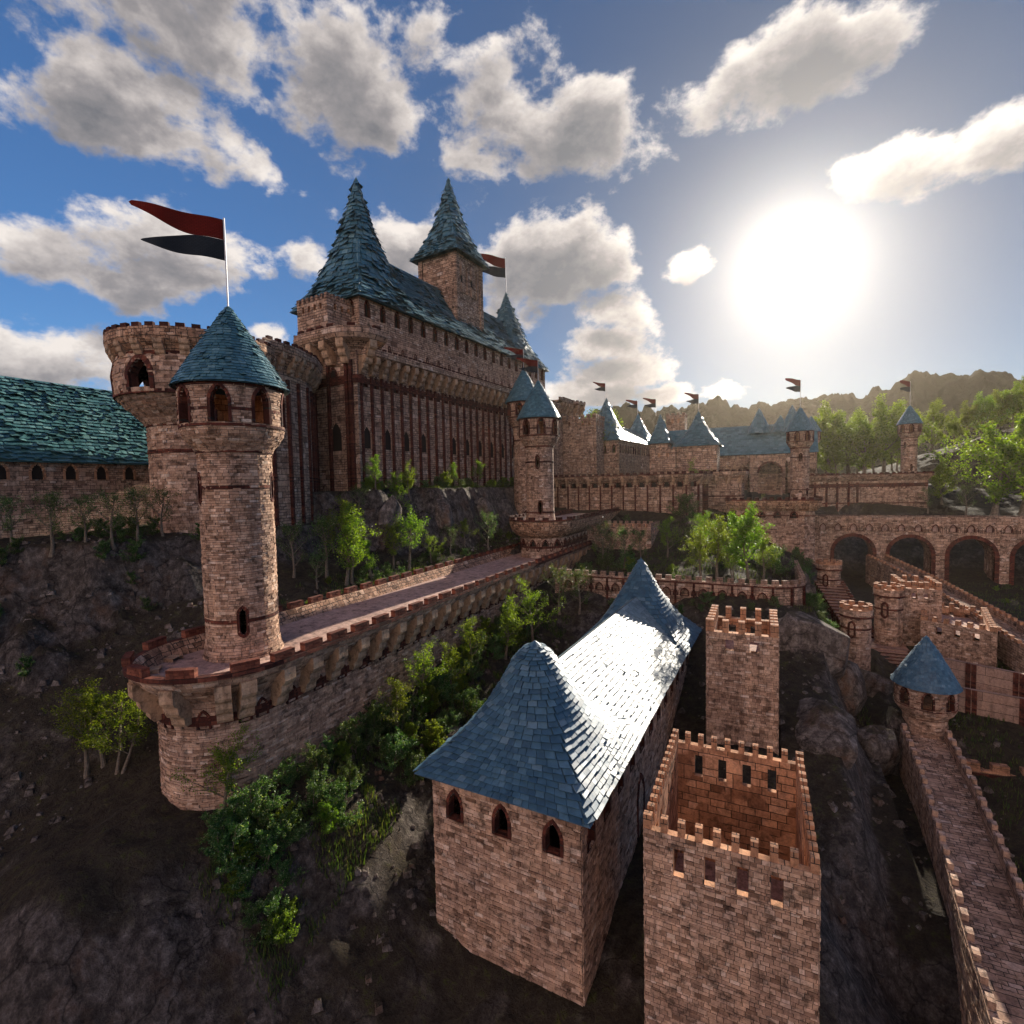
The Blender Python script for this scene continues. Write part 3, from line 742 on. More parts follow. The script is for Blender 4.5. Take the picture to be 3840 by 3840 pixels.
# ---------------------------------------------------------------- terrain
K0 = np.array([-52.92, 57.77]); KA = math.radians(4.8); KE = np.array([math.sin(KA), math.cos(KA)]); KO = np.array([KE[1], -KE[0]])
def FK(l, w): q = K0+KE*l+KO*w; return (q[0], q[1])
def FA(l, w): return (w, l)          # axis aligned frame: l along y, w along x
CP = [(-60,10,-13),(-54,13,-16),(-52,20,-14.5),(-48,27,-12.6),(-47,18,-17),(-45,13,-20),(-62,0,-16),(-75,6,-11),(-75,24,-7),(-60,28,-8),(-52,36,-8.5),(-44,30,-11.5),(-41,25,-14.5),(-41,18,-19.2),(-38,20,-18.6),(-36,15,-20),(-30,11,-20),(-45,38,-9.5),(-40,33,-12.2),(-39,45,-11),(-39.5,60,-10.6),(-40,75,-9.8),(-39,88,-8),(-48,48,-9),
 (-45,60,-9.5),(-45,75,-8.5),(-44,90,-6.5),(-43,100,-6.5),
 (-27.5,20,-19.6),(-27.5,30,-19.1),(-27.5,36,-18.8),(-27.5,47,-17.0),(-27.5,60,-16),(-27.5,76,-16),(-24,24,-20.3),(-23,34,-20.6),(-23,45,-19),(-22,26,-21.6),(-18.5,28,-24.5),(-18,40,-23.5),(-18,50,-21.5),(-18,58,-19),(-10,61.5,-16.5),(-22,18,-23.5),
 (-20,62.5,-14.8),(-8,62.5,-14.6),(3,61,-14.6),(-20,66,-13.2),(-20,75,-12.9),(-20,84,-12.8),(-6,67,-12.5),(-5,75,-10.8),(-2,80,-9.8),(-1,86,-9),(-13,78,-12),(-13,92,-9.5),(-8,95,-8),(-25,95,-8.5),(-35,104,-7),(-10,101,-7.5),(-1,96,-11),
 (-1,42,-20.6),(3,42,-21.2),(4,48,-19),(5,55,-16.8),(-5,50,-20.5),(-5,41,-22.2),(-5,31,-24),(3,31,-24),(0,24,-26),(6,40,-22),(7,48,-19.5),(8,56,-17.5),(7.5,66,-15.6),(6.6,80,-14),(6.6,95,-13.5),(6,103,-14),(8.3,80,-18.5),(8.3,92,-18),
 (9.5,108,-18.6),(9.5,98,-20.5),(9.2,88,-22.5),(13.5,76,-28),(12,66,-28.5),(11.5,56,-28),(10,46,-27.5),(8,36,-29),(14,58,-32),(20,50,-34),(20,72,-28.0),(19,80,-26.6),(22,79.5,-26.4),(25,88,-24.5),(28,80,-24.3),(21,95,-22.8),(20,104,-19.5),(30,110,-18.9),(45,110,-18.9),(36,98,-21.5),(42,86,-25),(48,98,-22),(20,90,-24.6),
 (0,15,-33),(10,20,-35),(25,35,-36),(-20,10,-31),(-12,18,-29),(40,50,-37),(0,0,-39),(-40,0,-24),(-30,5,-29),(40,10,-42),(24,62,-31),(26,70,-28.5),(30,74,-27.5),(24,58,-32.5),
 (15,118,-18),(30,118,-18),(45,118,-18),(25,124,-13),(38,126,-12),(12,122,-12),(10,128,-8),(20,131,-7.0),(30,131,-8),(32,134,-7.5),(42,128,-10),(55,125,-9),(45,140,-7),(60,140,-6),(38,150,-2),(45,160,-3),(58,162,1),(75,165,4),(95,175,10),(30,182,1.5),(25,160,-3),(0,170,-2),(12,185,1),(60,188,12),(75,190,15.5),(90,192,17),(45,188,7),(30,196,2),(110,195,17),(90,140,-4),(75,225,0),(40,230,-6),(0,230,-6),(110,230,2),
 (-70,80,0),(-85,40,-3),(-100,20,-5),(-100,100,0),(-60,140,0),(-30,112,-4),(-20,118,-3),(-5,120,-4),(-30,135,-1),(0,140,-4),(-30,190,3),(-100,190,4),(-120,0,-8),(-70,50,-3)]
PLAT = [([(-95,14.5),(-75,15.5),(-64,17.5),(-57,23),(-53,30),(-51,36),(-50,46),(-52,58),(-90,60)], -4.6, 1.7, .6), ([FK(-4.5, -30), FK(-4.5, -2), FK(-1.5, 4.8), FK(20, 5.0), FK(28, 6.0), FK(40, 5.3), FK(60, 5.2), FK(75, -6), FK(75, -30)], -.35, 2.1, .6)]
CAPS = [(-36.3, -27.9, 21, 100, -13.5), (-15.8, -7, 24, 57, -24.5), (-3.4, 1.2, 43.2, 47.8, -24), (-35, -28, 74, 103, -9), (16, 22, 120, 134, -8), (10.2, 15.6, 30, 56.5, -27.2)]
CP = [(c[0]*.82, c[1]*.82, c[2]*.82) if (c[0] > 8.6 and 44 < c[1] < 100) else c for c in CP]+[(14,100,-18.5),(25,100,-18.8),(38,100,-19.5),(9.5,100,-17.5),(50,90,-21)]
def _rbf():
    P = np.array([(c[0], c[1]) for c in CP]); z = np.array([c[2] for c in CP])
    n = len(P); D_ = np.sqrt(((P[:, None]-P[None])**2).sum(-1)+1.5)
    A = np.zeros((n+3, n+3)); A[:n, :n] = D_-np.eye(n)*.02; A[:n, n] = 1; A[:n, n+1:] = P; A[n, :n] = 1; A[n+1:, :n] = P.T
    return P, np.linalg.solve(A, np.concatenate([z, [0, 0, 0]]))
RP, RW = _rbf()
def _hash(i, j, k=0): x = np.sin(i*127.1+j*311.7+k*74.7)*43758.5453; return x-np.floor(x)
def vnoise(x, y, k=0):
    i, j = np.floor(x), np.floor(y); f, g = x-i, y-j; f = f*f*f*(f*(f*6-15)+10); g = g*g*g*(g*(g*6-15)+10)
    return (_hash(i, j, k)*(1-f)+_hash(i+1, j, k)*f)*(1-g)+(_hash(i, j+1, k)*(1-f)+_hash(i+1, j+1, k)*f)*g
def fbm(x, y, o=5, k=0, ridge=False):
    s = 0; a = .5; t = 0
    for q in range(o):
        n_ = vnoise(x, y, k+q); n_ = 1-np.abs(2*n_-1) if ridge else n_
        s = s+a*n_; t += a; a *= .5; x, y = x*1.97*.8-y*1.97*.6+3.1, x*1.97*.6+y*1.97*.8+1.7
    return s/t
def height(x, y):
    x = np.atleast_1d(np.asarray(x, float)); y = np.atleast_1d(np.asarray(y, float))
    wx = x+1.2*(fbm(x*.22, y*.22, 3, 11)-.5); wy = y+1.2*(fbm(x*.22, y*.22, 3, 17)-.5)
    D_ = np.sqrt((wx[:, None]-RP[None, :, 0])**2+(wy[:, None]-RP[None, :, 1])**2+1.5)
    h = D_@RW[:-3]+RW[-3]+RW[-2]*wx+RW[-1]*wy
    for poly, z, sl, rnd in PLAT:
        q = np.array(poly); m = len(q); dist = np.full(x.shape, 1e9); ins = np.zeros(x.shape, bool)
        X = x+8.5*(fbm(x*.14, y*.14, 5, 5)-.5); Y_ = y+8.5*(fbm(x*.14, y*.14, 5, 8)-.5)
        for i in range(m):
            a, b = q[i], q[(i+1) % m]; ab = b-a; t = np.clip(((X-a[0])*ab[0]+(Y_-a[1])*ab[1])/(ab@ab), 0, 1)
            dist = np.minimum(dist, np.hypot(X-a[0]-t*ab[0], Y_-a[1]-t*ab[1]))
            c = ((a[1] > Y_) != (b[1] > Y_)) & (X < (b[0]-a[0])*(Y_-a[1])/(b[1]-a[1]+1e-12)+a[0]); ins ^= c
        rid = fbm(x*.35, y*.35, 5, 3, True)
        dd = np.where(ins, 0, np.maximum(0, dist)); pz = z-sl*dd*(.55+rid*.9)-np.where(ins, 0, .25*np.minimum(dd, 1))
        h = np.maximum(h, pz)
    e = 1.0
    n_ = (fbm(x*.45, y*.45, 5, 21, True)-.5)*.9+(fbm(x*.09, y*.09, 4, 31)-.5)*1.0
    # rough on rock, calmer on flat ledges
    h = h+n_*np.clip(.6+.02*np.abs(h), .5, 1.3)
    yy = [30, 40, 48, 58, 74, 88, 98, 106]; m = (y > 30) & (y < 106) & (x > 4)
    xe = np.interp(y, yy, [5, 5.6, 5.8, 5.9, 6.0, 6.6, 7.8, 8.8])+1.6*(fbm(x*.3, y*.3, 4, 51)-.5); ze = np.interp(y, yy, [-25, -20.5, -18.5, -16.6, -14.6, -14, -15.5, -17]); zf = np.interp(y, yy, [-32, -26.5, -25, -24, -20.6, -16.6, -18, -19])
    h = np.where(m & (x > xe) & (x < 11.5), np.minimum(h, np.maximum(zf, ze-2.6*(x-xe))), h)
    for x0, x1, y0, y1, zc in CAPS: h = np.where((x > x0) & (x < x1) & (y > y0) & (y < y1), np.minimum(h, zc), h)
    return h
GX = np.arange(-125, 135.01, .65); GY = np.arange(-12, 240.01, .65)
_gx, _gy = np.meshgrid(GX, GY)
GH = np.concatenate([height(a, b) for a, b in zip(np.array_split(_gx.ravel(), 60), np.array_split(_gy.ravel(), 60))]).reshape(_gx.shape)
def hz(x, y):
    i = (x-GX[0])/.65; j = (y-GY[0])/.65; i = min(max(i, 0), len(GX)-1.001); j = min(max(j, 0), len(GY)-1.001)
    a, b = int(i), int(j); f, g = i-a, j-b
    return float((GH[b, a]*(1-f)+GH[b, a+1]*f)*(1-g)+(GH[b+1, a]*(1-f)+GH[b+1, a+1]*f)*g)
def hit(px, py, t0=8.0):
    d = ray(px, py); t = t0
    while t < 400:
        p = d*t
        if p[2] < hz(p[0], p[1]): 
            lo, hi = t-.6, t
            for _ in range(8):
                m = (lo+hi)/2; q = d*m
                if q[2] < hz(q[0], q[1]): hi = m
                else: lo = m
            return d*hi
        t += .6
    return d*t
def grid_mesh(name, X, Y_, H, m, smooth=True):
    ny, nx = H.shape; v = np.stack([X, Y_, H], -1).reshape(-1, 3)
    a = (np.arange(ny-1)[:, None]*nx+np.arange(nx-1)[None]).ravel(); f = np.stack([a, a+1, a+nx+1, a+nx], -1)
    me = bpy.data.meshes.new(name); me.vertices.add(len(v)); me.vertices.foreach_set('co', v.ravel())
    me.loops.add(len(f)*4); me.loops.foreach_set('vertex_index', f.ravel().astype(np.int32)); me.polygons.add(len(f))
    me.polygons.foreach_set('loop_start', np.arange(0, len(f)*4, 4, dtype=np.int32)); me.polygons.foreach_set('use_smooth', [smooth]*len(f))
    me.materials.append(m); me.update(); me.validate(); return me
tag(put('ground', grid_mesh('ground', _gx, _gy, GH, MAT['ground'])), kind='structure')
# the plain and lower hills round it, out to the horizon
rr = np.concatenate([np.linspace(0, 1, 2), 1+np.cumsum(np.geomspace(.05, 9, 26))]); aa = np.linspace(0, 2*PI, 121)
cx, cy, hx, hy = 5.0, 114.0, 129.5, 125.5
RR, AA = np.meshgrid(rr, aa); sq = np.maximum(np.abs(np.cos(AA)), np.abs(np.sin(AA)))
OX = cx+hx*np.cos(AA)/sq*np.maximum(RR, .97); OY = cy+hy*np.sin(AA)/sq*np.maximum(RR, .97)
OH = np.array([hz(a, b) for a, b in zip(OX.ravel(), OY.ravel())]).reshape(OX.shape)
fo = np.clip((RR-1)/1.5, 0, 1); OH = OH*(1-fo)+(-14+10*fbm(OX*.01, OY*.01, 4, 2))*fo-.5*(RR <= 1)-.06
k = rr >= 1
tag(put('plain', grid_mesh('plain', OX[:, k], OY[:, k], OH[:, k], MAT['ground'])), kind='structure')
# mountain ridge: silhouette heights by bearing
SIL = [(1900,1640),(2050,1600),(2200,1575),(2330,1538),(2430,1552),(2520,1522),(2610,1537),(2690,1508),(2790,1540),(2880,1502),(2930,1488),(3000,1502),(3060,1494),(3130,1466),(3230,1500),(3330,1462),(3430,1424),(3550,1440),(3600,1430),(3690,1396),(3770,1410),(3840,1422)]
az = []; el = []
for px, py in SIL:
    d = ray(px, py); az.append(math.atan2(d[0], d[1])); el.append(d[2]/math.hypot(d[0], d[1]))
az = [az[0]-.5, az[0]-.2]+az+[az[-1]+.3, az[-1]+.8]; el = [-.01, .02]+el+[el[-1]*.9, 0.0]
MA = np.linspace(az[0], az[-1], 1100); MR = np.concatenate([np.linspace(270, 300, 6), np.linspace(304, 455, 70), np.linspace(470, 620, 10)])
MAa, MRr = np.meshgrid(MA, MR); E = np.interp(MAa, az, el)
crest = 430; f = np.clip((MRr-295)/(crest-295), 0, 1); g = np.clip((620-MRr)/(620-crest), 0, 1)
MX, MY = MRr*np.sin(MAa), MRr*np.cos(MAa)
knob = np.clip(fbm(MX*.085, MY*.085, 4, 9)-.42, 0, 1)*26+(fbm(MX*.02, MY*.02, 3, 4)-.5)*10+(fbm(MX*.28, MY*.28, 3, 14)-.5)*5
MH = -13+(E*crest+11)*(f**1.15)*g**.4+knob*np.clip(E*9, 0, 1)*f*g**.3
tag(put('mountains', grid_mesh('mountains', MX, MY, MH, MAT['hill'])), kind='structure')

# ---------------------------------------------------------------- trees
def limb(mb, pts, rad, n=5):
    prev = None
    for i, (p, r) in enumerate(zip(pts, rad)):
        if i < len(pts)-1: t = (pts[i+1]-p)
        t = t.normalized(); a = t.orthogonal().normalized(); b = t.cross(a)
        ring = [p+(a*math.cos(2*PI*k/n)+b*math.sin(2*PI*k/n))*r for k in range(n)]
        if prev:
            # match the start index to avoid twist
            o = min(range(n), key=lambda q: (ring[q]-prev[0]).length)
            ring = ring[o:]+ring[:o]
            for k in range(n): mb.face([prev[k], prev[(k+1) % n], ring[(k+1) % n], ring[k]], [(0, 0)]*4)
        prev = ring
def tree_mesh(seed, H=6.0, r=.15, spread=.42, dens=1.0, first=.3, lf=.13, nlimb=11, stems=1, flare=1.0, lm='leaf'):
    R = random.Random(seed); tb = MB(); nodes = []
    def grow(p, d, ln, rad, lev):
        n = 5; pts = [p.copy()]; rd = [rad]; q = p.copy(); dd = d.copy()
        for i in range(n):
            dd = (dd+Vector((R.uniform(-1, 1), R.uniform(-1, 1), R.uniform(-.2, .6)))*.16).normalized()
            q = q+dd*ln/n; pts.append(q.copy()); rd.append(rad*(1-.8*(i+1)/n)+.004)
        limb(tb, pts, rd, 5 if lev == 0 else 4 if lev < 2 else 3)
        if lev >= 1:
            for i in range(2 if lev == 1 else 1, n+1): nodes.append((pts[i], dd, lev))
        if lev < 2:
            for i in range(1, n+1):
                for _ in range(1 if lev == 0 else (2 if lev == 1 else 1)):
                    a = R.uniform(0, 2*PI); side = (dd.orthogonal().normalized()*math.cos(a)+dd.cross(dd.orthogonal().normalized())*math.sin(a))
                    (R.random() < .82) and grow(pts[i], (dd*.8+side*.75+Vector((0, 0, .18))).normalized(), ln*R.uniform(.32, .55), max(.006, rd[i]*.65), lev+1)
    for s in range(stems):
        base = Vector((R.uniform(-.25, .25)*(stems > 1), R.uniform(-.25, .25)*(stems > 1), 0)); nT = 9
        pts = []; rd = []; q = base-Vector((0, 0, .5)); lean = Vector((R.uniform(-.1, .1), R.uniform(-.1, .1), 1))
        if stems > 1: lean = Vector((R.uniform(-.4, .4), R.uniform(-.4, .4), 1))
        Hs = H*R.uniform(.85, 1)
        for i in range(nT+1):
            f = i/nT; pts.append(q.copy()); rd.append(r*(1-.86*f)*(1+1.0*flare*math.exp(-f*14))+.008)
            lean = (lean+Vector((R.uniform(-.12, .12), R.uniform(-.12, .12), .12))).normalized(); q = q+lean*(Hs*.92+.5)/nT
        limb(tb, pts, rd, 7)
        for i in range(nlimb):
            f = first+(1-first)*(i+R.random()*.5)/nlimb; f = min(f, .97); a = i*2.4+R.uniform(-.5, .5); j = f*nT; k = int(j); p = pts[k].lerp(pts[min(k+1, nT)], j-k)
            d = Vector((math.cos(a), math.sin(a), R.uniform(.35, .9)+f*.6)).normalized()
            ln = H*spread*(1.15-f*.7)*R.choice((.45, .7, 1.0, 1.25))
            grow(p, d, ln, r*(1-f*.8)*.55, 1)
        nodes.append((pts[-1], Vector((0, 0, 1)), 1))
    cb = MB()
    for p, d, lev in nodes:
        for _ in range(int(dens*R.randint(4, 10))):
            o = Vector((R.gauss(0, 1), R.gauss(0, 1), R.gauss(0, .8)))*H*.026
            c = p+o; a = Vector((R.uniform(-1, 1), R.uniform(-1, 1), R.uniform(-.7, .5))).normalized(); b = a.orthogonal().normalized()
            b = (b*math.cos(1.7*R.random())+a.cross(b)*math.sin(1.7*R.random())).normalized(); s = lf*1.0*R.uniform(.6, 1.25)
            cb.face([c-b*s*.34, c+a*s*.55-b*.0, c+b*s*.34, c-a*s*.45], [(0, 0)]*4)
    return tb.mesh('trunk', MAT['bark'], True), cb.mesh('crown', MAT[lm])
TREES = {
 'a': tree_mesh(1, dens=1.2), 'b': tree_mesh(5, spread=.36, dens=1.1, nlimb=12), 'c': tree_mesh(9, spread=.5, dens=1.15, nlimb=10, first=.38),
 'd': tree_mesh(13, spread=.34, dens=.95, stems=2, nlimb=7, r=.11), 'e': tree_mesh(21, dens=.6, spread=.4, nlimb=10, lm='leaf_dark'),
 'f': tree_mesh(33, dens=2.0, spread=.52, nlimb=13, first=.25, lf=.17), 'g': tree_mesh(37, dens=2.0, spread=.6, nlimb=12, first=.22, lf=.17, flare=2.2, r=.2),
 's': tree_mesh(41, H=3.0, dens=1.0, spread=.5, stems=3, nlimb=6, first=.12, r=.05, lf=.12, lm='leaf_dark'),
 't': tree_mesh(47, H=3.0, dens=1.3, spread=.55, stems=4, nlimb=5, first=.08, r=.045, lf=.11, lm='leaf_dark'),
 'u': tree_mesh(53, H=3.0, dens=1.1, spread=.42, stems=3, nlimb=6, first=.15, r=.045, lf=.13)}
HT = {k: (3.0 if k in 'stu' else 6.0) for k in TREES}
def tree(kind, px, py, hpx, label, name='tree', cat='tree', group=None, at=None, rot=None):
    p = hit(px, py) if at is None else np.array(at); c = float(p@FW); H = hpx/FOC*c
    if at is None: p[2] = hz(p[0], p[1])
    e = empty(name, (0, 0, 0), label, cat, group)
    s = H/HT[kind]; e.location = (p[0], p[1], p[2]-.05); e.scale = (s, s, s); e.rotation_euler = (0, 0, random.uniform(0, 6.28) if rot is None else rot)
    for nm, me in zip(('trunk', 'crown'), TREES[kind]):
        o = bpy.data.objects.new(nm if name == 'tree' else ('stems' if nm == 'trunk' else 'leaves'), me); COL.objects.link(o); o.parent = e
    return e
SKYK=(.62,.83,1.0); EXPO=1.0; BACK_FILL=(4.3,3.0,2.05); HAZE=.00006

# ---------------------------------------------------------------- sun and sky
SUN_D = ray(2985, 980); SUN_D = SUN_D/np.linalg.norm(SUN_D)
s_az = math.atan2(SUN_D[0], SUN_D[1]); s_el = math.asin(SUN_D[2])
sl = bpy.data.lights.new('sun', 'SUN'); sl.energy = 5.0; sl.angle = math.radians(.5); sl.color = (1, .90, .76)
so = bpy.data.objects.new('sun', sl); COL.objects.link(so); so.rotation_euler = Vector(SUN_D).to_track_quat('Z', 'Y').to_euler()
W = bpy.data.worlds.new('World'); SC.world = W; W.use_nodes = True; nt = W.node_tree; nt.nodes.clear()
wo = nt.nodes.new('ShaderNodeOutputWorld'); bg = nt.nodes.new('ShaderNodeBackground'); L(nt, bg.outputs[0], wo.inputs[0])
sky = N(nt, 'ShaderNodeTexSky', sky_type='NISHITA', sun_disc=False, sun_elevation=s_el, sun_rotation=s_az, air_density=1.0, dust_density=.35, ozone_density=4.5, altitude=200)
tc = N(nt, 'ShaderNodeTexCoord'); dirv = tc.outputs['Generated']
dt = N(nt, 'ShaderNodeVectorMath', operation='DOT_PRODUCT'); L(nt, dirv, dt.inputs[0]); dt.inputs[1].default_value = tuple(SUN_D)
cosang = dt.outputs['Value']
ang = mth(nt, 'ARCCOSINE', mth(nt, 'MINIMUM', cosang, .99999))
g1 = mth(nt, 'EXPONENT', mth(nt, 'DIVIDE', ang, -.05))
g2 = mth(nt, 'EXPONENT', mth(nt, 'DIVIDE', ang, -.26))
# clouds: soft masses at fixed bearings, broken up by noise; lit from the sun side
CL = [(230, 950, .10, .05), (420, 960, .10, .075), (470, 1080, .05, .04), (600, 930, .11, .06), (790, 990, .08, .06), (80, 1320, .20, .05), (330, 1350, .09, .05), (-300, 1350, .25, .08),
 (1020, 1240, .04, .03), (1180, 960, .05, .04), (1560, 900, .12, .05), (1880, 1130, .07, .06), (1990, 1180, .05, .04), (2080, 910, .17, .07), (2240, 990, .09, .05), (2060, 1090, .07, .03),
 (2330, 1150, .09, .04), (2580, 1010, .055, .04), (2260, 1290, .075, .035), (2380, 1400, .11, .04), (2280, 1440, .09, .04), (2560, 1470, .11, .026), (2160, 1480, .08, .03),
 (500, 430, .20, .07), (1300, 380, .18, .08), (2150, 480, .22, .07), (2900, 280, .2, .05), (3600, 560, .2, .045), (900, 50, .35, .08)]
grp = bpy.data.node_groups.new('cloud_masses', 'ShaderNodeTree')
grp.interface.new_socket('Vector', in_out='INPUT', socket_type='NodeSocketVector'); grp.interface.new_socket('Density', in_out='OUTPUT', socket_type='NodeSocketFloat')
gi = grp.nodes.new('NodeGroupInput'); go = grp.nodes.new('NodeGroupOutput')
nv = N(grp, 'ShaderNodeVectorMath', operation='NORMALIZE'); L(grp, gi.outputs[0], nv.inputs[0]); V0 = nv.outputs[0]
acc = None
for px, py, rx, ry in CL:
    d = ray(px, py); d = d/np.linalg.norm(d); sc = (1/rx/.80, 1/rx/.80, 1/ry/.85)
    a = N(grp, 'ShaderNodeVectorMath', operation='MULTIPLY_ADD'); L(grp, V0, a.inputs[0]); a.inputs[1].default_value = sc; a.inputs[2].default_value = tuple(-d[i]*sc[i] for i in range(3))
    ln = N(grp, 'ShaderNodeVectorMath', operation='LENGTH'); L(grp, a.outputs[0], ln.inputs[0])
    acc = ln.outputs['Value'] if acc is None else mth(grp, 'SMOOTH_MIN', acc, ln.outputs['Value'], .35)
acc = mth(grp, 'SUBTRACT', 1.25, acc)
sv = N(grp, 'ShaderNodeVectorMath', operation='MULTIPLY'); L(grp, V0, sv.inputs[0]); sv.inputs[1].default_value = (1, 1, 1.5)
n1 = noise(grp, sv.outputs[0], 8.0, 8, .60, .1)
dn = mth(grp, 'MULTIPLY', mth(grp, 'SUBTRACT', n1, .5), 3.4)
den = mth(grp, 'SUBTRACT', mth(grp, 'ADD', mth(grp, 'MAXIMUM', mth(grp, 'MINIMUM', acc, .8), -1.0), dn), .12)
L(grp, den, go.inputs[0])
def cg(vec):
    g = N(nt, 'ShaderNodeGroup'); g.node_tree = grp; L(nt, vec, g.inputs[0]); return g.outputs[0]
d0 = cg(dirv)
up_ = N(nt, 'ShaderNodeVectorMath', operation='ADD'); L(nt, dirv, up_.inputs[0]); up_.inputs[1].default_value = tuple(np.array([0, 0, .045])+SUN_D*.03)
d1 = cg(up_.outputs[0])
back = ramp(nt, mth(nt, 'MULTIPLY_ADD', cosang, -1.0, .15), [(0.0, 0.0), (.5, 1.0)])  # unseen bright cloud cover added opposite the sun, as warm fill light
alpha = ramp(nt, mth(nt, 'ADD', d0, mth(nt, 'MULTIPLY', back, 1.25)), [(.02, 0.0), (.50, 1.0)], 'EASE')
thick = ramp(nt, mth(nt, 'ADD', mth(nt, 'MULTIPLY', d1, .65), mth(nt, 'MULTIPLY', d0, .35)), [(.0, 0.0), (.95, 1.0)])
STR = .10
ccol = ramp(nt, thick, [(0, (.60, .55, .51)), (.30, (.40, .365, .345)), (.65, (.21, .195, .195)), (1, (.12, .12, .128))])
ccol = mix(nt, 1.0, ccol, mix(nt, mth(nt, 'MULTIPLY', g2, .7, clamp=True), (1, 1, 1), (1.7, 1.6, 1.45)), 'MULTIPLY')
ccol = mix(nt, 1.0, ccol, mix(nt, back, (1, 1, 1), BACK_FILL), 'MULTIPLY')
skyc = mix(nt, 1.0, sky.outputs[0], (STR*SKYK[0], STR*SKYK[1], STR*SKYK[2]), 'MULTIPLY')
nearsun = mth(nt, 'EXPONENT', mth(nt, 'DIVIDE', ang, -.36))
skyc = mix(nt, 1.0, skyc, mth(nt, 'DIVIDE', 1.0, mth(nt, 'MULTIPLY_ADD', nearsun, 6.4, .85)), 'MULTIPLY')
glow = mix(nt, 1.0, mix(nt, 1.0, (1.0, .93, .80), mth(nt, 'MULTIPLY', g1, 1.5), 'MULTIPLY'), mix(nt, 1.0, (.78, .88, 1.0), mth(nt, 'MULTIPLY', g2, .15), 'MULTIPLY'), 'ADD')
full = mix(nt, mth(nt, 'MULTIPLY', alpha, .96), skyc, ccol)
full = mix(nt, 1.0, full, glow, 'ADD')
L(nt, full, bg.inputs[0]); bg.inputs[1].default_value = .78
W.cycles.sampling_method = 'MANUAL'; W.cycles.sample_map_resolution = 512
SC.view_settings.view_transform = 'Standard'; SC.view_settings.look = 'None'; SC.view_settings.exposure = EXPO; SC.view_settings.gamma = 1.0
SC.cycles.max_bounces = 6; SC.cycles.diffuse_bounces = 3; SC.cycles.glossy_bounces = 2; SC.cycles.transmission_bounces = 4; SC.cycles.volume_bounces = 0; SC.cycles.sample_clamp_indirect = 6; SC.cycles.use_denoising = True; SC.cycles.use_adaptive_sampling = True; SC.cycles.adaptive_threshold = .02; SC.cycles.caustics_reflective = False; SC.cycles.caustics_refractive = False; SC.cycles.volume_step_rate = 5

# ================================================================ THE CASTLE
# ---- the long rampart with its rounded end (outline = edge of the walkway)
XC, RF = -32.0, 4.45
def stadium(xc, yc, r, yend, n=20): return Path([(xc-r, yend)]+arc(xc, yc, r, 180, 360, n)+[(xc+r, yend)])
RAMP_LABEL = 'long stone rampart with rounded end, red brick merlons and corbels around a pink paved walk'
E0 = empty('rampart', (XC, 22, -20), RAMP_LABEL, 'rampart')
P0 = stadium(XC, 22, RF, 101); LW = P0.L; half = LW/2; arcL = PI*RF; side = (LW-arcL)/2     # u: left side 0..side, arc, right side
wallin = -.55
S = lambda u, v, o: P0.S(u, v, o+wallin)
hs = []
u = 26.0
right0 = side+arcL      # u where the right side starts (y = 22)
bays = [right0+.55+2.3*i for i in range(-1, 34)]+[right0-2.9, right0-5.4, right0-8.0, right0-10.4, right0-12.8]
for b in bays: hs.append((b+1.15 if b > right0-1 else b+1.2, -13.95, .62, .75))
mb = MB(); cb = MB()
bricks(mb, S, side-3, LW, -21.5, -13.9, .62, .15, .03, .05); bricks(mb, S, side-3, LW, -13.45, -12.4, .5, .2, .03, .04)
skin(cb, S, 0, LW, -22, -12.3, 1.5, 20)
mb.build('wall', MAT['brick'], E0); cb.build('mortar', MAT['core'], E0)
# bowl of the overhang, parapet outer and inner face
bowl = [(wallin, -12.9), (-.35, -12.35), (.15, -11.8), (.70, -11.25), (.98, -10.75)]
S, LL = None, None
def prof_surf(path, prof):
    V = [0.0]
    for a, b in zip(prof, prof[1:]): V.append(V[-1]+math.hypot(b[0]-a[0], b[1]-a[1]))
    def S(u, v, o):
        i = 0
        while i < len(V)-2 and v > V[i+1]: i += 1
        a, b = prof[i], prof[i+1]; l = max(1e-9, V[i+1]-V[i]); f = (v-V[i])/l
        return path.S(u, a[1]+(b[1]-a[1])*f-(b[0]-a[0])/l*o, a[0]+(b[0]-a[0])*f+(b[1]-a[1])/l*o)
    return S, V[-1]
S, LL = prof_surf(P0, bowl); mb = MB(); bricks(mb, S, side-6, LW, 0, LL, .55, .26, .03, .025); mb.build('overhang', MAT['brick'], E0)
cb = MB(); skin(cb, S, 0, LW, 0, LL, 1.2, .4); cb.build('overhang_core', MAT['core'], E0)
mb = MB(); sweep(mb, P0, [(.60, -10.52), (.52, -10.6), (.0, -11.52)], 1.0); mb.build('parapet', MAT['crazy'], E0)
mb = MB(); sweep(mb, P0, [(.95, -10.80), (1.06, -10.80), (1.06, -10.52), (.60, -10.50), (.60, -10.56)], 1.0); mb.build('coping', MAT['red'], E0)
fl = MB(); ring = [P0.at(u)[0] for u in P0.us(1.0)]; fl.face([(p[0], p[1], -11.5) for p in ring]); fl.build('walkway', MAT['walk'], E0)
bm = MB(); S = lambda u, v, o: P0.S(u, v, o+wallin)
sweep(bm, P0, [(wallin+.02, -13.95), (wallin+.13, -13.95), (wallin+.13, -13.4), (wallin+.02, -13.4)], 1.0, side-3, LW); bm.build('stone_band', MAT['red'], E0)
for b in bays:
    uc = b+1.15 if b > right0-1 else b+1.2
    if side < uc < LW: window(S, uc, -14.15, .62, 1.0, E0, 'murder_hole', .14, .15, .02, pane='dark')
corbels(E0, P0, [b for b in bays if side+1 < b < LW], -11.25, .85, 1.48, 2.5, wallin, 'plain')
rm = [right0+(21.4+.72-22)+2.3*i for i in range(0, 34)]
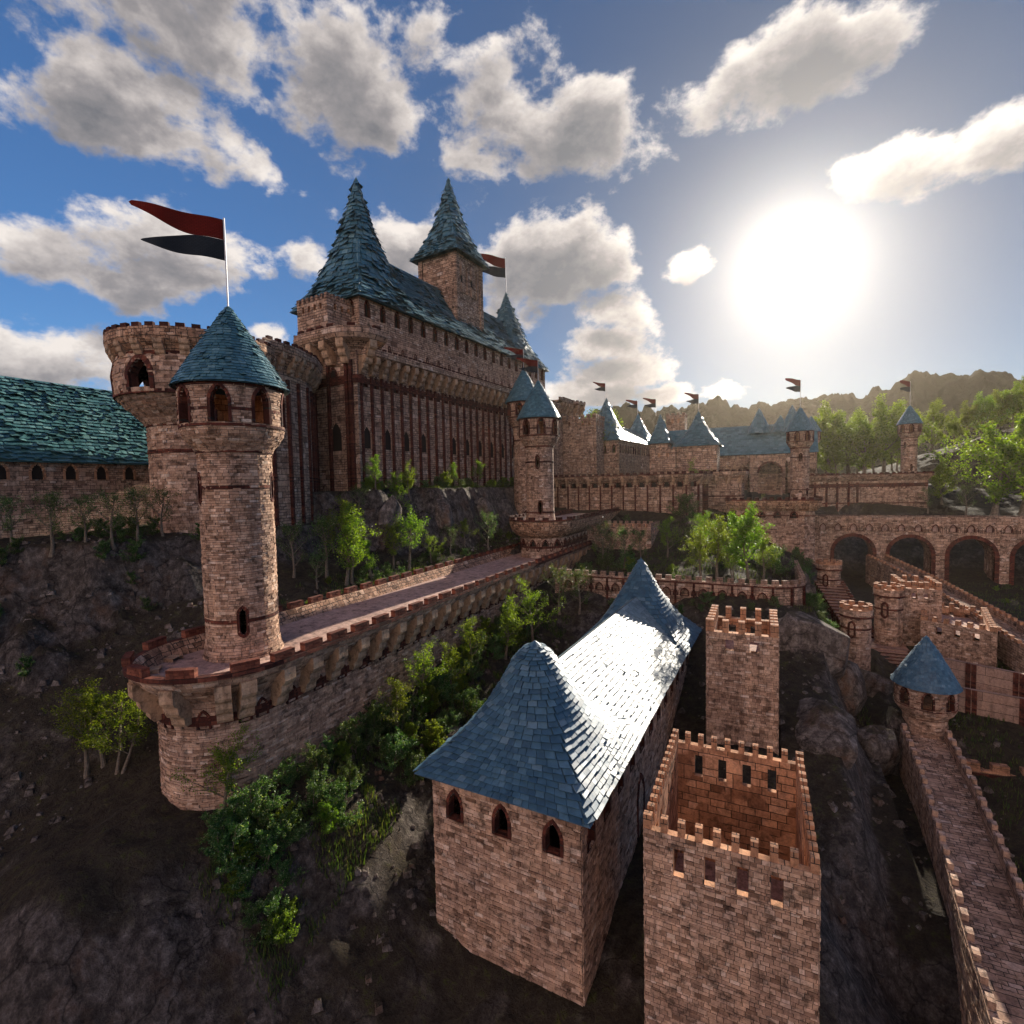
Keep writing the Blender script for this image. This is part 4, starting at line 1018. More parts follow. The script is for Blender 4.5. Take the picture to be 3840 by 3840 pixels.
merlons(E0, P0, [u for u in rm if u < LW], -10.5, .83, 1.5, .44, .5, geo=True)
merlons(E0, P0, [side-2.3*i-1.2 for i in range(0, 33) if side-2.3*i-1.2 > 1], -10.5, .83, 1.5, .44, .5, geo=True)
merlons(E0, P0, [side+arcL*f for f in (.10, .30, .49, .67, .865)], -10.5, .83, 1.55, .44, .5, geo=True)

# ---- nearest round tower
round_tower('nearest round tower with teal slate cone standing on the rounded end of the rampart', -33.24, 24.26, -11.5, 7.1, .95, kr=.87, near=1, group='round towers with slate cones', rings=(-8.95,), a0=.31, rows=27, tiph=5.85)
flag(-33.24, 24.26, 12.85, 1.0, 'large red and black flag on the nearest round tower', 0.4)

# ---- upper terrace round the second tower
E1 = empty('terrace', (-31.4, 80, -11.5), 'upper rounded terrace with bowl shaped parapet carrying the second round tower', 'terrace')
P1 = stadium(-31.3, 76.6, 3.75, 106)
mb = MB(); hs = [(q, -9.95, .8, 1.25) for q in seq(31, P1.L-1, 2.0)]
skin(mb, P1.S, 0, P1.L, -14, -8.3, 1.2, 6, hs); mb.build('wall', MAT['stone'], E1)
for h_ in hs[:24]: window(P1.S, h_[0], h_[1], h_[2], h_[3], E1, 'window', .16, .08, .35, pane='dark')
for q in seq(32, 78, 2.0): window(P1.S, q-.08, -10.3, .3, 1.2, E1, 'slit_window', .1, .08, .05, both=True, pane='dark')
band(E1, P1, -9.95, -9.6, .05)
mb = MB(); sweep(mb, P1, [(0, -8.3), (.7, -7.9), (1.3, -7.2), (1.62, -6.4), (1.75, -5.65)], .8); mb.build('overhang', MAT['crazy'], E1)
mb = MB(); sweep(mb, P1, [(1.75, -5.65), (1.85, -5.65), (1.85, -5.4), (1.4, -5.4), (1.1, -6.3)], .8); mb.build('parapet', MAT['red'], E1)
mb = MB(); mb.face([(*(P1.at(u)[0]+P1.at(u)[1]*1.2), -6.3) for u in P1.us(1.0)]); mb.build('walkway', MAT['walk'], E1)
merlons(E1, P1, seq(25, P1.L-2, 1.5), -5.4, 1.6, .95, .4, .42, m='red')
round_tower('second round tower with blue cone halfway along the ramparts, nearer of an overlapping pair', -32.0, 77.2, -6.3, 10.6, .97, kr=.86, sl=(-.15, 2.2, -2.2, 0.0), near=0, bs=.9, group='round towers with slate cones', rings=(-4.6,), a0=.1, rows=22, roofmat='slate', tiph=6.2)
flag(-32.0, 77.2, 10.6+6.2*.97, .72, 'small flag on the second tower, just below the keep roof corner', 1.0, 3.4)
round_tower('round tower with blue cone standing behind and left of the second tower', -41.6, 93.0, -9, 16.15, 1.04, kr=.90,  near=0, group='round towers with slate cones', a0=.5, rows=20, tiph=6.3)
flag(-41.6, 93.0, 16.15+6.3*1.04, .78, 'small flag on the rear tower of the overlapping pair', 2.0, 3.9)

# ---- keep
KL = 'huge stone keep with machicolated gallery, red pilasters and steep blue slate roof'
E2 = empty('keep', (*FK(30, -8), -1), KL, 'castle keep')
PK = Path([FK(1.0, 0), FK(67, 0)])
hs = [(2.4+4.3*i-1.0, 5.9, 1.5, 3.3) for i in range(15) if i not in (4, )]
hb = [(2.4+2.15*i-1.0, 15.0, .8 if i % 2 else .55, 1.7 if i % 2 else 1.4) for i in range(28)]
mb = MB(); skin(mb, PK.S, 0, PK.L, -6, 18.4, 5, 30, hs+hb); mb.build('wall', MAT['stone_keep'], E2)
ib = MB(); skin(ib, Path([FK(1, -3.2), FK(67, -3.2)]).S, 0, 66, -6, 19.8, 20, 30); ib.build('inner_wall', MAT['stone_keep'], E2)
for h_ in hs: window(PK.S, *h_, E2, fw=.24, out=.06, depth=.12, m='stone_keep', pane='dark')
for h_ in hb: window(PK.S, *h_, E2, 'gallery_window', fw=.18, out=.08, depth=.4, pane='dark')
band(E2, PK, 15.5, 16.3, .06)
pu = seq(.35, 65, 2.15); pilasters(E2, PK, pu, -5, 17.2, .42, .32)
corbels(E2, PK, pu, 19.3, .8, 1.75, 2.6, 0, 'plain')
mb = MB(); sweep(mb, PK, [(0, 18.4), (.5, 18.9), (1.3, 19.25), (1.8, 19.5), (1.82, 20.45), (1.4, 20.45), (1.4, 19.9), (-3.6, 19.9)], 4); mb.build('gallery', MAT['stone_keep'], E2)
merlons(E2, PK, seq(2.8, 65, 1.15), 20.42, 1.58, .55, .35, .34, m='red')
hall(None, FK, 5.0, 69, -17.8, -3.5, 14, 29.8, 41.5, (53, 49), m='stone_keep', e=E2, over=.9, tw=1.0, rows=20, wins=(3.25, 27.0, .85, 2.5), seg=2.0, tilt=.16, mess=.3)
PU = Path([FK(5.0, -3.5), FK(69, -3.5)])
for q in seq(3.1, 62, 3.25): window(PU.S, q, 21.7, .3, 1.7, E2, 'slit_window', .14, .09, .05, both=True, pane='dark')
# bastion at the near corner
PB = Path([FK(8, -10.7), FK(1.1, -10.7), FK(.3, -10.4), FK(0, -9.7), FK(0, -.2), FK(.25, .5), FK(1.3, .8), FK(1.5, -.05)])
hs = [(6.9+2.4, 15.2, .85, 1.9), (6.9+7.2, 15.2, 1.5, 2.6), (6.9+4.0, 15.2, .5, 1.5), (6.9+2.6, 5.8, .9, 3.7), (6.9+7.4, 5.6, 2.4, 4.3)]
mb = MB(); skin(mb, PB.S, 0, PB.L, -6, 20, 2, 30, hs); mb.build('bastion_wall', MAT['stone_keep'], E2)
for h_ in hs: window(PB.S, *h_, E2, fw=.24, out=.08, depth=.12, m='red' if h_[1] > 10 else 'stone_keep', pane='dark')
band(E2, PB, 15.3, 16.5, .07)
pilasters(E2, PB, [.8, 3.0, 5.2, 7.7, 10.0, 13.2, 17.0, 17.9], -5, 18.6, .5, .35)
PC = Path([FK(11, -11), FK(4, -10.9)]+[FK(3.2-3.4*math.sin(t), -7.4-3.4*math.cos(t)) for t in (0, .4, .8, 1.2, 1.57)]+[FK(-.2, -3.2)]+[FK(2.0-2.2*math.cos(t), -2.2+3.0*math.sin(t)) for t in (.2, .6, 1.0, 1.3, 1.57)]+[FK(4, .8)])
mb = MB(); sweep(mb, PC, [(0, 19.6), (.3, 20.2), (1.3, 20.9), (2.1, 21.3), (2.5, 21.9), (2.45, 22.85), (2.0, 22.85), (2.0, 22.2), (-1, 22.2)], .8); mb.build('bastion_crown', MAT['stone_keep'], E2)
corbels(E2, PC, seq(8.5, PC.L-1, 2.75), 21.4, 1.15, 2.1, 3.3, 0, 'plain')
merlons(E2, PC, seq(7, PC.L-1.4, 1.95), 22.8, 2.2, 1.2, .45, .5, m='red')
mb = MB(); mb.face([(*FK(l, w), 22.2) for l, w in ((12, -11), (2, -11), (0, -8), (0, -1), (2, 1), (4, 1), (4, -3), (12, -3))]); mb.build('bastion_floor', MAT['walk'], E2)
# right hand bastion of the keep
PR = Path([FK(66.9, -.1)]+[FK(80-4.5*math.cos(t), -3.4+4.5*math.sin(t)) for t in (.7, 1.1, 1.7, 2.3, 2.9)]+[FK(87, -7)])
mb = MB(); sweep(mb, PR, [(0, -6), (0, 20.2), (.6, 21), (1.8, 21.6), (1.9, 22.3), (1.4, 22.3), (1.4, 21.6), (-2, 21.6)], 1.5); mb.build('bastion_wall', MAT['stone_keep'], E2)
corbels(E2, PR, seq(3, PR.L-2, 2.2), 21.4, .8, 1.75, 2.6); merlons(E2, PR, seq(3, PR.L-2, 1.4), 22.28, 1.6, .7, .4, .34, m='red')
# curtain from the keep bastion to the big drum tower
PX = Path([(-52.5, 41.5), (-52.8, 46), (-54.5, 50.5), (-57.5, 54.5), (-61.5, 58.0), FK(2, -11.2)])
mb = MB(); sweep(mb, PX, [(0, -6), (0, 14.6), (.3, 15.3), (1.2, 16.2), (1.5, 16.7), (1.5, 17.5), (1.1, 17.5), (1.1, 16.9), (-3, 16.9)], .8); mb.build('curtain_wall', MAT['stone_keep'], E2)
corbels(E2, PX, seq(1, PX.L-1, 1.9), 16.6, .7, 1.4, 2.2); merlons(E2, PX, seq(.8, PX.L-1, 1.25), 17.45, 1.3, .7, .4, .4, m='red'); pilasters(E2, PX, seq(1.9, PX.L-.5, 2.6), -5, 13.6, .45, .3)
block('small square turret with tiny crenellations rising from the keep bastion', FK, .4, 6.0, -12.2, -5.3, 17, 29.4, 'square_turret', 'turret', .8, .5, .62, m='stone_far', hw=.5, hh=.9)
# central square tower on the ridge
E3 = empty('ridge_tower', (*FK(38.5, -10.6), 34), 'pale square tower with pyramid slate spire rising through the keep roof', 'tower')
hall(None, FK, 33.8, 43.2, -15.3, -5.9, 34, 48.0, 52, (66, 66), m='stone_keep', e=E3, over=1.4, tw=.95, rows=16, wins=None, seg=2.0, tilt=.14, mess=.25)
pt = Path([FK(33.8, -5.9), FK(43.2, -5.9)]); ptf = Path([FK(33.8, -15.3), FK(33.8, -5.9)])
for q in (2.9, 6.5): window(pt.S, q, 40.3, 1.7, 6.6, E3, fw=.35, out=.25, depth=.1, m='stone_keep', pane='dark')
for pth in (pt, ptf):
    for u_ in (.35, 9.05): pilasters(E3, pth, [u_], 34, 47.8, 1.0, .35, 'stone_keep', 'quoin')
flag(*FK(69.9-8.0, -10.65), 49.3, 1.75, 'red and black flag flying over the far spire of the keep', 3.0, 8.6)

# ---- big machicolated drum tower
E4 = empty('drum_tower', (-58.4, 38.5, -6), 'broad drum tower with corbelled crown and large pointed windows, behind the nearest tower', 'tower')
def drumS(prof, rr): return revolve_surf(-58.43, 38.47, prof, rr)
mb = MB(); cb = MB()
for prof, rr in (([(5.3, -8), (5.1, -3), (5.1, 7.2)], 5.1), ([(5.15, 7.2), (5.7, 8.0), (6.9, 9.2), (7.8, 10.2)], 6.8)):
    S, LL = drumS(prof, rr); bricks(mb, S, 0, 2*PI*rr, 0, LL, .75, .3, .05, .09); skin(cb, S, 0, 2*PI*rr, 0, LL, 1.2, 1.0)
S, LL = drumS([(7.85, 10.2), (8.0, 12.2), (7.6, 14.1)], 8.0); per = 2*PI*8
an0 = math.atan2(-38.47, 58.43)-.70
hw = [((an0+PI/4*i)*8 % per, .25, 2.3, 3.1) for i in range(8)]
for h_ in hw: window(S, *h_, E4, fw=.5, out=.16, depth=.9)
hs = hw+[(h[0]+per, *h[1:]) for h in hw if h[0] < 2]+[(h[0]-per, *h[1:]) for h in hw if h[0] > per-2]
bricks(mb, S, 0, per, 0, LL, .85, .36, .05, .12, hs); skin(cb, S, 0, per, 0, LL, .9, .5, hs)
mb.build('wall', MAT['brick'], E4); cb.build('mortar', MAT['core'], E4)
pd = ring_path(-58.43, 38.47, 7.7, 44)
mb = MB(); sweep(mb, pd, [(-.2, 14.0), (.2, 14.7), (.65, 15.2), (.8, 15.7), (.75, 16.55), (.4, 16.55), (.4, 15.9), (-7.6, 15.9)], 1.2); mb.build('crown', MAT['crazy'], E4)
corbels(E4, pd, [pd.L*(i+.5)/22 for i in range(22)], 15.5, .9, .78, 1.6, -.1); merlons(E4, pd, [pd.L*(i+.5)/38 for i in range(38)], 16.5, .58, .8, .4, .4, m='red')
for z0, rr in ((7.1, 5.15), (4.2, 5.1), (10.05, 7.85), (13.9, 7.62)): band(E4, ring_path(-58.43, 38.47, rr), z0, z0+.4, .12)

# ---- left hall
E5 = empty('long_hall', (-70, 24, -5), 'long hall with teal slate roof and row of arched windows at the left edge', 'hall')
PD = Path([(-72, 8), (-72, 45)]); hs = [(25.45-8+3.08*(i-4), 1.68, 1.05, 1.7) for i in range(12)]
mb = MB(); skin(mb, PD.S, 0, PD.L, -8, 3.9, 6, 12, hs); mb.box(-87, -72.3, 7.7, 8, -8, 3.9); mb.box(-87, -72.3, 45, 45.3, -8, 3.9)
skin(mb, Path([(-87, 45), (-87, 8)]).S, 0, 37, -8, 3.9, 6, 12); mb.build('wall', MAT['stone'], E5)
for h_ in hs: window(PD.S, *h_, E5, fw=.22, out=.08, depth=.12, m='ashlar', pane='dark')
rb = MB()
def SD(a, b): return (-71.4-7.9*b, 7+39*a, 3.55+10.3*b)
def SD2(a, b): return (-87.2+7.9*b, 7+39*(1-a), 3.55+10.3*b)
shingles(rb, SD, 0, 1, 24, .7, .06, .14, .14, True, .25); shingles(rb, SD2, 0, 1, 14, .9, .05, .06, .05, True, .1); rb.build('roof', MAT['slate_green'], E5)

# ---- lower hall with the sunlit roof
FL = lambda l, w: (-12.0+math.sin(.040)*(l-28)+w, 28+(l-28)-math.sin(.040)*w)
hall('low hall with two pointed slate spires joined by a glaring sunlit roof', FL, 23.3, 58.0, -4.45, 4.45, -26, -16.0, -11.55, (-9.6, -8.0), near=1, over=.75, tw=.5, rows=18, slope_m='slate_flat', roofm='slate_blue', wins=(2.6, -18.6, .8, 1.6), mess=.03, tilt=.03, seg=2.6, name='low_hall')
E = [o for o in COL.objects if o.name == 'low_hall'][0]
pw = Path([FL(23.3, 4.45), FL(58, 4.45)]); window(pw.S, 11.5, -24.5, 1.5, 4.2, E, 'door', .25, .12, .05, pane='red')

# ---- square towers in front
block('tall square tower with crenellated top standing right of the sunlit roof', FA, 42.9, 48.2, -3.66, 1.45, -24, -10.95, near=1, mh=.95, ml=.45, mg=.62, hw=.62, hh=.85)
block('roofless square fort with rows of openings at the bottom edge', FA, 21.5, 29.9, -4.35, 2.15, -30, -14.2, name='fort', cat='fort', near=1, mh=.6, ml=.28, mg=.42, hw=.42, hh=1.2, floor=6.5, bw=.3, bh=.17, t=.3)
# ---- curved crenellated terrace wall
E6 = empty('terrace_wall', (-8, 63.7, -14), 'curved crenellated terrace wall with red pilasters behind the far slate spire', 'wall')
P6 = Path([(-24.5, 63.7), (1.2, 63.7)]+arc(1.2, 67.5, 3.8, -90, 0, 8)[1:]+[(5.0, 82)])
hs = [(1.9+2.1*i, -13.7, .8, .9) for i in range(12)]+[(1.9+2.1*i+1.05, -13.65, .35, .6) for i in range(12)]
mb = MB(); skin(mb, P6.S, 0, P6.L, -17.5, -11.95, 2, 8, hs); mb.build('wall', MAT['stone'], E6)
for h_ in hs: window(P6.S, *h_, E6, fw=.13, out=.06, depth=.35)
mb = MB(); sweep(mb, P6, [(0, -11.95), (.12, -11.95), (.12, -11.8), (-.5, -11.8), (-.5, -16)], 1.5); mb.build('parapet', MAT['stone'], E6)
band(E6, P6, -12.15, -11.97, .07); pilasters(E6, P6, seq(.85, P6.L-14, 2.1), -17, -12.1, .25, .16)
merlons(E6, P6, seq(.8, P6.L-1, 1.16), -11.82, -.2, .68, .45, .55, m='stone')
# ---- bartizan wall further back
block('dark crenellated retaining wall among shaded trees below the upper terrace', FA, 88, 96, -28, -16.3, -15, -7.1, 'retaining_wall', 'wall', .5, .6, .5, m='stone', floor=.6, hw=.5, hh=.8)
# ---- middle curtain wall
E7 = empty('curtain_wall', (-26, 106, -7), 'tall curtain wall with red pilasters and corbelled gallery across the middle', 'wall')
P7 = Path([(-44, 108.3), (-12.2, 104.2), (-10.6, 105.2), (-9.6, 107.5), (-9.2, 116)])
hs = [(2.4+2.55*i, -.95, 1.0, 1.2) for i in range(13)]
mb = MB(); skin(mb, P7.S, 0, P7.L, -11, 0, 3, 12, hs); mb.build('wall', MAT['stone_keep'], E7)
for h_ in hs: window(P7.S, *h_, E7, fw=.2, out=.08, depth=.4, pane='dark')
mb = MB(); sweep(mb, P7, [(0, 0), (.5, .4), (1.0, 1.0), (1.15, 1.5), (.9, 1.52), (.8, 1.0), (-4, 1.0)], 3); mb.build('gallery', MAT['stone_keep'], E7)
band(E7, P7, 1.45, 1.62, 1.18); merlons(E7, P7, seq(.8, P7.L-1, 1.38), 1.6, 1.0, .8, .35, .42, m='red')
pu = seq(1.1, P7.L-9.5, 2.55)+seq(P7.L-9, P7.L-1, 1.1); pilasters(E7, P7, pu, -10.5, -.3, .3, .22); corbels(E7, P7, pu, 1.35, .55, 1.05, 1.9)
# second stretch
E8 = empty('curtain_bastion', (-6, 113, -7), 'projecting red-topped bastion wall right of the leafy tree, below the far halls', 'wall')
P8 = Path([(-11, 112.2), (-3.0, 111.9), (-2.6, 118)])
mb = MB(); sweep(mb, P8, [(0, -10), (0, .2), (.6, .8), (.9, 1.4), (.9, 1.9), (.5, 1.9), (.5, 1.2), (-4, 1.2)], 3); mb.build('wall', MAT['stone_keep'], E8)
corbels(E8, P8, seq(1, P8.L-1, 2.2), 1.4, .6, .85, 1.9); merlons(E8, P8, seq(.6, P8.L-1, 1.1), 1.88, .7, .65, .35, .38, m='red'); band(E8, P8, -3.2, -2.95, .06)
# ---- platform with the fourth round tower
E9 = empty('bastion', (3, 106, -13), 'corbelled bastion at the left end of the bridge carrying a round tower', 'bastion')
P9 = Path([(-4.4, 112), (-4.4, 104.5), (8.4, 104.3)]+arc(8.4, 105.1, .8, -90, 0, 4)[1:]+[(9.2, 114)])
hs = [(7.5+2.4+2.6*i, -6.9, .9, 1.0) for i in range(4)]
mb = MB(); skin(mb, P9.S, 0, P9.L, -14.5, -5.6, 3, 12, hs); mb.build('wall', MAT['stone'], E9)
for h_ in hs: window(P9.S, *h_, E9, fw=.2, out=.07, depth=.4, pane='dark')
mb = MB(); sweep(mb, P9, [(0, -5.6), (.5, -5.2), (.95, -4.5), (1.1, -3.8), (1.1, -3.6), (.6, -3.6), (.6, -4.2)], 3); mb.build('gallery', MAT['crazy'], E9)
band(E9, P9, -3.75, -3.55, 1.14); band(E9, P9, -6.6, -6.4, .06)
corbels(E9, P9, seq(8.2, P9.L-1, 2.0), -4.1, .5, 1.0, 1.5); merlons(E9, P9, seq(.7, P9.L-.5, 1.15), -3.55, .85, .7, .4, .42, m='red')
mb = MB(); mb.face([(-5.4, 113, -4.2), (-5.4, 103.6, -4.2), (9.6, 103.4, -4.2), (9.6, 113, -4.2)]); mb.build('floor', MAT['walk'], E9)
round_tower('round tower with blue cone at the left end of the arched bridge', 7.0, 110, -4.2, 8.95, .67, kr=.60, sl=(.1, 2.2, -2.2, .9), group='round towers with slate cones', rings=(-2.0,), a0=.12, rows=18, tiph=6.5, nwin=8)
flag(7.0, 110, 8.95+6.5*.67, .80, 'dark backlit flag on the tower at the left end of the bridge', 2.5, 5.2)
# ---- arched bridge
E10 = empty('bridge', (40, 114, -19), 'long stone bridge with round arches and a row of small pointed openings', 'bridge')
y0, y1 = 114.0, 118.5; x0, x1 = 9.2, 78
ARC = [(16.15+8.65*i, 3.05) for i in range(7)]; zc0, zs, zb_ = -10.9, -13.95, -24
def bridge_face(y, mb, wind):
    holes = [(16.15-8.65/4*0+2.45*i-4.9, -9.75, .85, 1.15) for i in range(26)]
    xs = sorted(set([x0, x1]+[round(c+r*math.cos(PI*k/14), 4) for c, r in ARC for k in range(15)]))
    xs = [x for x in xs if x0 <= x <= x1]
    S = lambda u, v, o: (u, y-o, v)
    skin(mb, S, x0, x1, -10.75, -7.1, 3, 5, holes)
    for a, b in zip(xs, xs[1:]):
        m_ = (a+b)/2; ins = None
        for c, r in ARC:
            if abs(m_-c) < r: ins = (c, r)
        if ins:
            c, r = ins; f = lambda x: zs+math.sqrt(max(0, r*r-(x-c)**2))
            mb.face([(a, y, f(a)), (b, y, f(b)), (b, y, -10.75), (a, y, -10.75)], [(a, f(a)), (b, f(b)), (b, -10.75), (a, -10.75)])
        else: mb.face([(a, y, zb_), (b, y, zb_), (b, y, -10.75), (a, y, -10.75)], [(a, zb_), (b, zb_), (b, -10.75), (a, -10.75)])
    return holes
mb = MB(); hs = bridge_face(y0, mb, 1); bridge_face(y1, mb, 0)
for c, r in ARC:
    pr = [(c-r, zb_)]+[(c-r*math.cos(PI*k/14), zs+r*math.sin(PI*k/14)) for k in range(15)]+[(c+r, zb_)]; vv = 0
    for a, b in zip(pr, pr[1:]): l_ = math.hypot(b[0]-a[0], b[1]-a[1]); mb.face([(a[0], y0, a[1]), (b[0], y0, b[1]), (b[0], y1, b[1]), (a[0], y1, a[1])], [(vv, 0), (vv+l_, 0), (vv+l_, 4.5), (vv, 4.5)]); vv += l_
mb.build('wall', MAT['stone'], E10)
mb = MB()
mb.box(x0, x1, y0+.35, y0+.4, -10.7, -7.1); mb.face([(x0, y0, -7.1), (x1, y0, -7.1), (x1, y0+.4, -7.1), (x0, y0+.4, -7.1)]); mb.face([(x0, y1, -7.1), (x1, y1, -7.1), (x1, y1-.4, -7.1), (x0, y1-.4, -7.1)]); mb.face([(x0, y0+.4, -8.3), (x1, y0+.4, -8.3), (x1, y1-.4, -8.3), (x0, y1-.4, -8.3)])
mb.build('roadway', MAT['walk'], E10)
for h_ in hs: window(lambda u, v, o: (u, y0-o, v), *h_, E10, fw=.14, out=.05, depth=.34)
for h_ in hs:
    for dx_ in (-.8, .8): window(lambda u, v, o: (u, y0-o, v), h_[0]+dx_, -9.95, .22, .9, E10, 'slit_window', .06, .04, .01, pane='dark')
for c, r in ARC:
    mb = MB(); R2 = r+.62
    pr = [(c-r, c-R2, zb_)]; pts = [((c-r*math.cos(PI*k/18), zs+r*math.sin(PI*k/18)), (c-R2*math.cos(PI*k/18), zs+R2*math.sin(PI*k/18))) for k in range(19)]
    pts = [((c-r, zb_), (c-R2, zb_))]+pts+[((c+r, zb_), (c+R2, zb_))]; vv = 0
    for (a, A), (b, B) in zip(pts, pts[1:]):
        l_ = math.hypot(b[0]-a[0], b[1]-a[1])+.01
        mb.face([(a[0], y0-.1, a[1]), (b[0], y0-.1, b[1]), (B[0], y0-.1, B[1]), (A[0], y0-.1, A[1])], [(0, vv), (0, vv+l_), (.62, vv+l_), (.62, vv)])
        mb.face([(A[0], y0-.1, A[1]), (B[0], y0-.1, B[1]), (B[0], y0+.05, B[1]), (A[0], y0+.05, A[1])], [(0, vv), (0, vv+l_), (.1, vv+l_), (.1, vv)])
        mb.face([(a[0], y0-.1, a[1]), (b[0], y0-.1, b[1]), (b[0], y0+.6, b[1]), (a[0], y0+.6, a[1])], [(0, vv), (0, vv+l_), (.6, vv+l_), (.6, vv)]); vv += l_
    mb.build('arch_ring', MAT['red'], E10)
# ---- wall J and tower five
E11 = empty('outer_wall', (22, 137, -6), 'outer wall behind the bridge with thin red band ending below the rightmost tower', 'wall')
P11 = Path([(8, 132), (11.5, 132.2), (21, 135.5), (32.4, 136.0), (32.7, 146)])
mb = MB(); sweep(mb, P11, [(0, -10), (0, -.6), (.4, -.2), (.8, .4), (.9, .9), (.5, .9), (.5, .3), (-5, .3)], 3); mb.build('wall', MAT['stone'], E11)
band(E11, P11, .75, .95, .95); band(E11, P11, -2.0, -1.2, .05); band(E11, P11, -5.6, -5.4, .05); merlons(E11, P11, seq(.6, P11.L-.6, 1.05), .93, .7, .65, .3, .28, m='red')
pilasters(E11, P11, [1.2, 3.4, 5.8, 8.0, 10.4, 12.2], -8, -.9, .4, .3)
for q in seq(1.9, 21, 2.1): window(P11.S, q, -2.3, .6, .85, E11, fw=.14, out=.08, depth=.04, pane='dark')
round_tower('rightmost round tower with dark flag, on the outer wall before the hill', 29.7, 139, .3, 11.55, .64, kr=.56, sl=(-.5, 2.2, -2.2, .3), group='round towers with slate cones', a0=.35, rows=18, tiph=6.3)
flag(29.7, 139, 11.55+6.3*.64, .80, 'dark flag on the rightmost tower against the mountain', 2.9, 5.2)
# ---- halls beyond the curtain
block('square crenellated tower with a young tree behind its battlements, between keep and far hall', FA, 130, 138, -47.0, -37.9, -3, 18.1, mh=1.2, ml=.95, mg=.85, m='stone_far', hw=.7, hh=1.3, floor=1.6)
FA1 = lambda l, w: (1.18*(-28.7+math.sin(.10)*(l-116)+math.cos(.10)*w), 1.18*(116+math.cos(.10)*(l-116)-math.sin(.10)*w))
hall('far hall whose near spire rises beside the square tower with trees behind', FA1, 116.3, 150, -9.2, 0, -4, 11.7, 16.9, (23.8, 22.6), m='stone_far', over=.5, tw=.95, rows=14, wins=(2.1, 8.2, .7, 2.1), name='far_hall', seg=1.6)
flag(-32.9*1.18, 121.0*1.18, 23.7, .8, 'small red flag on the near spire of the far hall', .2, 4.4)
hall('small hall with a blue-green spire at the end of the far hall roof', FA, 128, 137, -24.0, -19.5, -4, 9.5, 13, (16.6, 15.8), m='stone_far', over=.5, tw=.9, rows=12, name='small_hall', seg=1.5)
flag(-22.9, 131, 16.6, .75, 'small red flag above the blue-green spire of the small hall', 1.2, 4.0)
flag(-35.9, 171.5, 22.4, .9, 'tiny flag on the far spire of the long far hall', 2.2, 4.6)
hall('low cross hall roof linking the small hall and the broad pavilion', lambda l, w: (l, 133+w), -21.5, -11, 0, 6, -4, 8.2, 13.0, (14, 14), m='stone_far', over=.5, tw=.9, rows=12, name='cross_hall', seg=1.5, spires=(0, 0))
block('little crenellated tower on the skyline in front of the mountains', FA, 150, 155, -23.4, -18.4, 0, 19.2, mh=1.0, ml=.7, mg=.6, m='stone_far', hw=.7, hh=1.4)
hall('broad pavilion with flared slate spire left of the gatehouse', FA, 122, 131, -16.8, -8.2, -4, 8.1, 12, (16.0, 15.5), m='stone_far', over=.6, tw=.9, rows=14, name='pavilion', seg=1.5)
flag(-12.5, 126.8, 16.0, .8, 'small flag on the broad pavilion spire', .9, 4.2)
block('low crenellated block between the far hall and the pavilion', FA, 121, 127, -22.3, -16.9, -4, 7.9, mh=.7, ml=.6, mg=.7, m='stone_far', hw=.6, hh=.9, name='square_block', cat='block')
block('low crenellated block in front of the broad pavilion', FA, 117.5, 121, -20, -12.3, -4, 2.6, mh=.6, ml=.6, mg=.6, m='stone_far', hw=.6, hh=.9, name='square_block', cat='block')
E12 = empty('gatehouse_hall', (0, 155, -4), 'widest far hall with low slate roof, three spires and an arched gateway', 'hall')
def FG(l, w): return (l, 150+w)
hall(None, FG, -14, 13, 0, 9, -8, 6.9, 14.8, (15.4, 17.8), m='stone_far', e=E12, over=.6, tw=1.0, rows=16, seg=1.6, spires=(0, 0), mess=.04)
for xs, tz, rr in ((.2, 19.2, 2.6), (8.0, 19.4, 2.6), (5.3, 17.0, 2.2)): cone_roof(E12, xs, 154.5, rr*1.2, 12.5, tz, 'slate', .9, 12, .02, .05, 'spire_roof')
PG = Path([(-14, 149.9), (13, 149.7)])
mb = MB(); sweep(mb, PG, [(0, 1.9), (.9, 2.6), (1.1, 3.6), (1.1, 4.6), (0, 4.6)], 3); mb.build('gallery', MAT['stone_far'], E12); corbels(E12, PG, seq(.8, 26, 1.9), 4.2, .5, 1.3, 1.8)
E13 = empty('gateway', (2.5, 146, -6), 'arched gateway with a broad flight of stairs in the far hall front', 'gateway')
mb = MB(); SG = lambda u, v, o: (u, 146-o, v); gh = [(2.7, -3.6, 5.2, 7.9)]
U = lines(-2.4, 6.6, 3, [(0, 5.4, .35)]); V = lines(-9, 4.9, 4, [(-3.6, 4.4, .35)])
for i in range(len(U)-1):
    for j in range(len(V)-1):
        um, vm = (U[i]+U[i+1])/2, (V[j]+V[j+1])/2
        if abs(um-2.7) < 2.6 and vm > -4 and (vm < 1.8 or math.hypot(um-2.7, vm-1.8) < 2.6): continue
        mb.face([SG(U[i], V[j], 0), SG(U[i+1], V[j], 0), SG(U[i+1], V[j+1], 0), SG(U[i], V[j+1], 0)], [(U[i], V[j]), (U[i+1], V[j]), (U[i+1], V[j+1]), (U[i], V[j+1])])
mb.box(-2.4, -2.0, 146, 150, -9, 4.9); mb.box(6.2, 6.6, 146, 150, -9, 4.9); mb.face([(-2.4, 146, 4.9), (6.6, 146, 4.9), (6.6, 150, 4.9), (-2.4, 150, 4.9)]); mb.build('wall', MAT['stone_far'], E13)
mb = MB()
for k in range(18):
    a, b = math.pi*k/18, math.pi*(k+1)/18; c = lambda r, t: (2.7-r*math.cos(t), 145.85, 1.8+r*math.sin(t))
    mb.face([c(2.55, a), c(2.55, b), c(3.0, b), c(3.0, a)], [(0, k*.4), (0, k*.4+.4), (.5, k*.4+.4), (.5, k*.4)])
